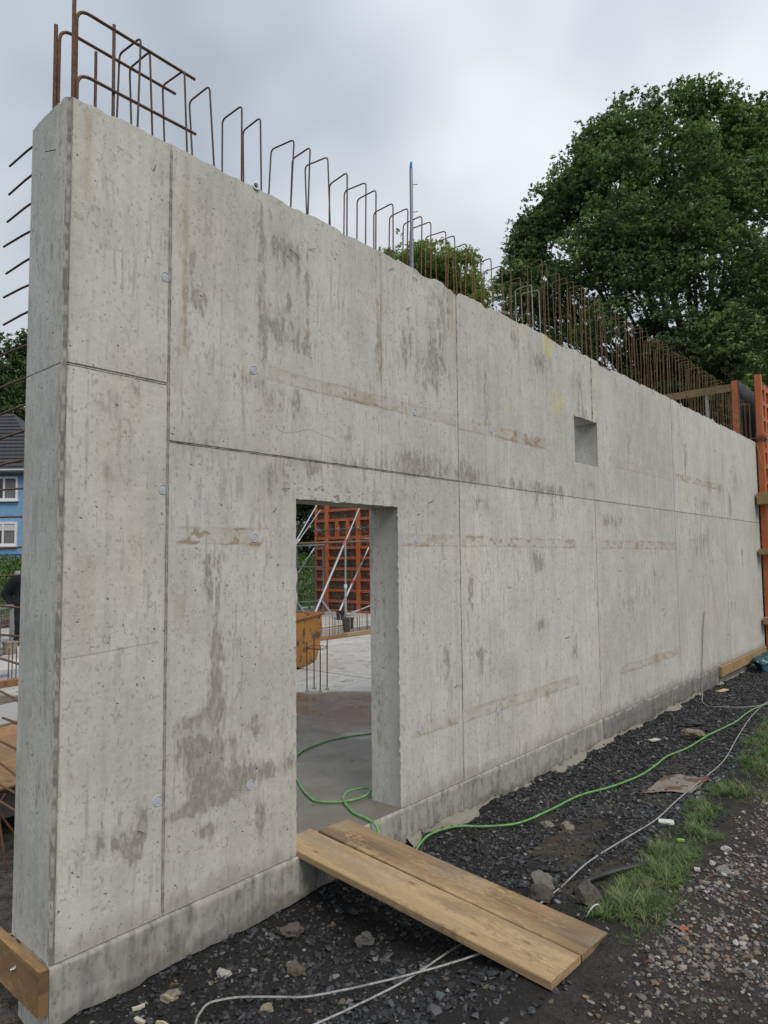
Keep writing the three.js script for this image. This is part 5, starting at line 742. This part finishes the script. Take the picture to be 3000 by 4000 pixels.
{ // blue house
  const t = thing('blue_house', 'blue rendered house with dark tiled hip roof and white windows', 'house', [14.31, 1.0, -33.52], -.8606);
  const blue = std({ map: dtex(128, 128, (u, v, c) => { const k = .92 + .3 * (tfbm(u, v, 8, 8, 4) - .5); c[0] = .20 * k; c[1] = .385 * k; c[2] = .62 * k; }, true), roughness: .9 }), white = std({ color: rgb(.72, .73, .74), roughness: .5 }), glass = std({ color: rgb(.045, .05, .06), roughness: .08 }), cur = std({ color: rgb(.16, .16, .165), roughness: .9 });
  mesh('wall', metreUV(box(11, 5.45, 9, -4.65, 2.725, -4.5)), blue, t); mesh('plinth', box(11.06, .62, 9.06, -4.65, .31 + .0, -4.5), std({ color: rgb(.10, .25, .52), roughness: .9 }), t); mesh('plinth_line', box(11.1, .045, 9.1, -4.65, 1.16, -4.5), std({ color: rgb(.05, .12, .25) }), t);
  const e = [[1.24, .45], [1.24, -9.45], [-10.6, -9.45], [-10.6, .45]], ey = 5.38, rg = [[-3.1, -4.5], [-6.3, -4.5]], ry = 9.4, tri = [], uv = [];
  const face = (pts, w) => { for (let k = 1; k + 1 < pts.length; k++) for (const q of [pts[0], pts[k], pts[k + 1]]) { tri.push(...q); uv.push(w ? q[2] : q[0], q[1] * 1.5); } };
  const E3 = e.map(q => [q[0], ey, q[1]]), R3 = rg.map(q => [q[0], ry, q[1]]); face([E3[3], E3[0], R3[0], R3[1]]); face([E3[0], E3[1], R3[0]], true); face([E3[1], E3[2], R3[1], R3[0]]); face([E3[2], E3[3], R3[1]], true); face([E3[0], E3[3], E3[2], E3[1]]);
  const g = new THREE.BufferGeometry(); g.setAttribute('position', new THREE.Float32BufferAttribute(tri, 3)); g.setAttribute('uv', new THREE.Float32BufferAttribute(uv, 2)); g.computeVertexNormals();
  const tile = dtex(128, 128, (u, v, c) => { const q = (v * 4) % 1, s = (u * 4 + .5 * Math.floor(v * 4)) % 1; c[0] = .25 + .7 * q * (.55 + .45 * Math.sin(s * 3.14)); c[1] = c[0]; c[2] = c[0]; }); tile.repeat.set(.8, .7);
  const roof = mesh('roof', g, std({ color: rgb(.042, .044, .05), bumpMap: tile, bumpScale: .12, roughness: .6 }), t);
  for (let k = 0; k < 16; k++) { const a = k / 16; mesh('tile_course', box(mix(11.84, 3.2, a), .035, .05, mix(-4.68, -4.7, a), mix(ey, ry, a) + .03, mix(.45, -4.5, a) + .01), std({ color: rgb(.05, .052, .058), roughness: .6 }), roof); }
  mesh('gutter', rod(V(-10.6, 5.40, .5), V(1.3, 5.40, .5), .075, 8), std({ color: rgb(.45, .46, .48), metalness: .4, roughness: .5 }), t); mesh('soffit', box(11.7, .12, .5, -4.68, 5.32, .2), std({ color: rgb(.16, .17, .19) }), t);
  const win = (x0, x1, y0, y1, shut) => { const w = x1 - x0, h = y1 - y0, cx = (x0 + x1) / 2, cy = (y0 + y1) / 2, f = mesh('window', mergeGeometries([box(w, .11, .1, cx, y1 - .055, .04), box(w, .11, .1, cx, y0 + .055, .04), box(.11, h - .22, .1, x0 + .055, cy, .04), box(.11, h - .22, .1, x1 - .055, cy, .04), box(.09, h - .22, .09, cx - .02, cy, .035)]), white, t); mesh('pane', box(w - .22, h - .22, .02, cx, cy, .012), glass, f); mesh('curtain', box(w * .34, h - .3, .012, x1 - .17 - w * .17, cy - .03, .025), cur, f); if (shut) mesh('roller_shutter', box(w - .2, h * .28, .03, cx, y1 - .11 - h * .14, .04), std({ color: rgb(.55, .56, .57) }), f); mesh('sill', box(w + .1, .06, .2, cx, y0 - .03, .07), white, f); };
  for (const dx of [0, -3.2, -6.4]) { win(-1.65 + dx, -.27 + dx, 3.91, 5.14, false); win(-1.65 + dx, -.26 + dx, 1.60, 2.82, true); }
}
// ---------------------------------------------------------------- trees and bushes
function leafSpray(sz, n, sd) {
  seed(sd); const P = [], I = []; for (let k = 0; k < n; k++) {
    const c = V(gauss() * .6, gauss() * .45, gauss() * .6).multiplyScalar(sz * .9), d = V(gauss(), gauss() * .5 - .3, gauss()).normalize(), s = V(gauss() * .5, 1, gauss() * .5).cross(d).normalize(), up = d.clone().cross(s), L = sz * rr(.75, 1.2), w = L * rr(.26, .36), o = P.length / 3;
    const A = (a, b, h) => { const q = c.clone().addScaledVector(d, a * L).addScaledVector(s, b * w).addScaledVector(up, h * w); P.push(q.x, q.y, q.z); };
    A(-.5, 0, 0); A(-.1, .9, .35); A(.05, .55, .2); A(.25, .85, .3); A(.5, 0, -.2); A(.25, -.85, .3); A(.05, -.55, .2); A(-.1, -.9, .35); A(0, 0, 0);
    for (let j = 0; j < 8; j++) I.push(o + 8, o + j, o + (j + 1) % 8);
  }
  const g = new THREE.BufferGeometry(); g.setAttribute('position', new THREE.Float32BufferAttribute(P, 3)); g.setIndex(I); g.computeVertexNormals(); return g;
}
const bark = std({ map: dtex(64, 256, (u, v, c) => { const L = .05 + .09 * (tfbm(u, v, 10, 6, 4) - .4); c[0] = L; c[1] = L * .88; c[2] = L * .72; }, true), roughness: .95 });
function tree(name, label, cat, lobes, base, leaf, cols, dens, sd, limbR = .35, gap = .5) {
  const t = thing(name, label, cat, base), sprays = [leafSpray(leaf, 7, sd), leafSpray(leaf, 6, sd + 1)], sets = [0, 1].map(() => cols.map(() => [])); seed(sd + 7);
  const top = lobes.reduce((a, l) => a + l[1], 0) / lobes.length, trunkTop = V(0, (top - base[1]) * .55, 0);
  if (limbR) {
    mesh('trunk', tube(spline([V(0, -.5, 0), V(.1, trunkTop.y * .5, .05), trunkTop], 10), k => limbR * (1.15 - .5 * k), 10, .5), bark, t);
    for (const [x, y, z, r] of lobes) { const e = V(x - base[0], y - base[1], z - base[2]), s = trunkTop.clone().multiplyScalar(rr(.6, 1)), m = s.clone().lerp(e, .5); m.y += rr(-.4, .3); mesh('limb', tube(spline([s, m, e], 8), k => limbR * (.30 - .24 * k), 6, .5), bark, t); for (let k = 0; k < 2; k++) { const a = s.clone().lerp(e, rr(.6, .9)), b = e.clone().add(V(gauss(), gauss(), gauss()).multiplyScalar(r * .55)); mesh('limb', tube([a, a.clone().lerp(b, .5).add(V(0, .15, 0)), b], q => limbR * (.14 - .1 * q), 5, .5), bark, t); } }
  }
  for (const [x, y, z, r] of lobes) {
    const nC = Math.max(4, Math.round(r * r * dens));
    for (let i = 0; i < nC; i++) {
      const d = V(gauss(), gauss(), gauss()).normalize(), q = Math.pow(rnd(), .28) * (.80 + .75 * (fbm3(d.x * 2.2 + x, d.y * 2.2 + y, d.z * 2.2 + z, 3) - .38)), c = V(x, y, z).addScaledVector(d, r * q);
      if (fbm3(c.x * .75 + sd, c.y * .75, c.z * .75, 3) < gap - .12 * sst(.7, 1, q)) continue;
      const k = 5 + Math.floor(rnd() * 4), cr = leaf * rr(1.4, 2.4), tone = rnd();
      for (let j = 0; j < k; j++) { const p = c.clone().add(V(gauss() * cr, gauss() * cr * .55, gauss() * cr)); let m = tone * .75 + rnd() * .25; m = Math.min(cols.length - 1, Math.floor(m * cols.length)); sets[Math.floor(rnd() * 2)][m].push(new THREE.Matrix4().compose(p.sub(V(...base)), new THREE.Quaternion().setFromEuler(new THREE.Euler(gauss() * .5, rr(0, 6.28), gauss() * .5)), V(1, 1, 1).multiplyScalar(rr(.7, 1.25)))); }
    }
  }
  const mats = cols.map(c => new THREE.MeshPhysicalMaterial({ color: rgb(...c), roughness: .9, transmission: .4, thickness: 0, side: THREE.DoubleSide }));
  sets.forEach((a, g) => a.forEach((L, k) => { if (!L.length) return; const im = new THREE.InstancedMesh(sprays[g], mats[k], L.length); L.forEach((m, i) => im.setMatrixAt(i, m)); im.name = 'crown'; im.userData.kind = 'stuff'; im.castShadow = im.receiveShadow = true; t.add(im); }));
  return t;
}
const oakCols = [[.048, .10, .030], [.085, .162, .048], [.128, .232, .062], [.18, .30, .078], [.26, .39, .10]];
tree('oak_tree', 'large dark green broadleaf tree rising behind the far end of the wall', 'tree', [[27.6, 19.1, -4.5, 1.52], [25.5, 17.5, -5.6, 1.66], [28.3, 17.7, -3.0, 1.59], [25.0, 16.7, -7.0, 1.49], [24.9, 15.3, -4.1, 2.03], [25.9, 14.1, -2.3, 1.71], [24.5, 15.7, -8.4, 1.32], [23.6, 13.6, -5.8, 1.66], [24.2, 14.4, -9.6, 1.14], [24.1, 13.4, -9.9, .93], [23.3, 12.5, -7.1, 1.5], [23.5, 11.2, -4.6, 1.15], [24.2, 11.7, -3.0, 1.56], [25.3, 10.7, -1.9, 1.64], [23.6, 9.3, -4.0, 1.04], [24.0, 8.8, -2.7, 1.52], [28.0, 15.5, -1.2, 2.07], [27.5, 11.8, -.7, 2.26], [27.8, 8.7, -.7, 2.26], [24.8, 7.1, -2.0, 1.44], [23.9, 12.1, -8.7, 1.2], [23.0, 10.1, -6.1, .9], [24.7, 7.3, -4.4, .9], [26.8, 9.4, -6.4, 1.22], [27.3, 11.8, -8.7, 1.2], [30.2, 16.1, -6.3, 2.26], [31.6, 18.3, -4.5, 2.48], [30.9, 9.0, -4.7, 2.18], [29.3, 8.1, -7.4, 2.0], [33.3, 12.6, -3.1, 2.82], [23.2,11.6,-9.6,1.0],[23.8,10.7,-9.0,1.1],[23.7,9.5,-7.7,1.15],[24.6,10.2,-9.6,0.93],[24.5,8.7,-8.4,1.1],[24.4,8.6,-6.9,1.15],[25.0,7.6,-6.3,1.15],[27.6,10.7,-6.1,1.03],[28.5,9.4,-5.2,1.55],[22.9,12.6,-9.8,0.7],[28.1,7.8,-4.3,1.49],[26.7,9.0,-2.7,1.38],[25.4,18.0,-7.1,1.32],[24.8,16.7,-8.0,1.22],[24.2,15.1,-8.8,1.22],[26.0,18.9,-6.3,1.22],[27.0,19.6,-5.1,1.01],[28.3,19.0,-3.7,1.32],[29.4,18.3,-2.4,1.62],[23.7,13.8,-9.6,0.91],[23.5,12.4,-9.9,0.81],[24.4,15.8,-6.3,1.73],[24.3,13.0,-3.6,1.59],[23.4,11.9,-5.5,1.35]], [28.2, .2, -4.6], .125, oakCols, 112, 500, .30, .40);
tree('lime_tree', 'lighter green tree showing above the middle of the wall', 'tree', [[31.7, 20.4, -22.6, 1.34], [32.1, 19.7, -20.6, 1.46], [34.1, 19.4, -19.9, 1.5], [34.9, 18.1, -19.2, 1.34], [34.0, 18.4, -21.7, 2.1], [32.2, 18.8, -22.2, 1.58], [31.3, 19.4, -23.2, .95], [35.1, 17.5, -20.5, 1.94], [33, 15.5, -22, 2.6], [35, 13.5, -20.5, 2.6]], [33.5, 1.2, -21.4], .16, [[.16, .24, .05], [.22, .31, .07], [.28, .37, .085], [.34, .43, .11]], 80, 600, .35, .45);
tree('garden_tree', 'dark green tree standing behind the blue house', 'tree', [[18.9, 15.4, -47.2, 2.35], [16.8, 14.3, -49.8, 2.89], [20.6, 16.4, -46.7, 2.58], [18.6, 11.9, -46.4, 2.3], [17.5, 10.7, -49.4, 2.71], [21.1, 12.7, -46.5, 2.76], [17.1, 12.5, -45.0, 1.69], [18.5, 8.5, -47, 2.4]], [19.2, 1.5, -47.6], .26, [[.04, .085, .018], [.055, .11, .024], [.075, .14, .03], [.10, .17, .036]], 30, 700, .4, .45);
tree('hedge_tree', 'dark leafy trees seen at the left edge of the doorway', 'tree', [[22.3, 3.9, -21.4, 1.5], [23.6, 5.0, -21.4, 1.9], [22.0, 2.8, -22.0, 1.4], [23.5, 2.7, -21.7, 1.4], [25.2, 3.7, -21.1, 2.1], [21.3, 4.3, -22.5, 2.0], [22.5, 5.6, -22.4, 2.0], [24.5, 5.6, -20.5, 1.6], [20, 4.2, -24.5, 2.2], [26.5, 5, -19.5, 2.2]], [22.8, .6, -22], .14, [[.02, .042, .012], [.03, .062, .016], [.042, .085, .02], [.06, .11, .03]], 55, 800, .25, .38);
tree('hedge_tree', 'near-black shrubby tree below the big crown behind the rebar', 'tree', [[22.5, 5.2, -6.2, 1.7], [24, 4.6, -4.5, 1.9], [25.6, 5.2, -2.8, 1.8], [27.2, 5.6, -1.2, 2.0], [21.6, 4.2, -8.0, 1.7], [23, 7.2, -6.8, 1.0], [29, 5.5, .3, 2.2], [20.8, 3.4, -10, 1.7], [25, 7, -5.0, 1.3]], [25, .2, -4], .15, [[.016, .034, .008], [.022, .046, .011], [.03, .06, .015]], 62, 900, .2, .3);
tree('bush', 'low dark bushes along the foot of the blue house', 'bush', [[12.6, 1.55, -32.6, .55], [13.3, 1.5, -31.9, .6], [13.9, 1.5, -31.2, .6], [14.5, 1.5, -30.5, .6], [12, 1.5, -33.4, .6]], [13.3, 1.2, -31.9], .09, [[.025, .055, .014], [.035, .07, .018], [.05, .09, .022]], 110, 950, 0, .25);
{ // tall meadow grass on the bank
  seed(61); const g = leafSpray(.22, 5, 71); g.scale(.6, 1.6, .6); const L = []; for (let i = 0; i < 9000; i++) { const x = rr(8, 30), z = rr(-34, -14), s = along(x, z); if (s < 24 || s > 34) continue; L.push(new THREE.Matrix4().compose(V(x, groundY(x, z) + .1, z), new THREE.Quaternion().setFromEuler(new THREE.Euler(gauss() * .2, rr(0, 6.28), gauss() * .2)), V(1, 1, 1).multiplyScalar(rr(.5, 1.2)))); }
  const im = new THREE.InstancedMesh(g, std({ color: rgb(.065, .13, .025), roughness: .7, side: THREE.DoubleSide }), L.length); L.forEach((m, i) => im.setMatrixAt(i, m)); im.name = 'meadow_grass'; im.castShadow = im.receiveShadow = true; scene.add(im); tag(im, 'long green grass on the bank beyond the building site', 'grass', null, 'stuff');
}
renderer.render(scene, camera);
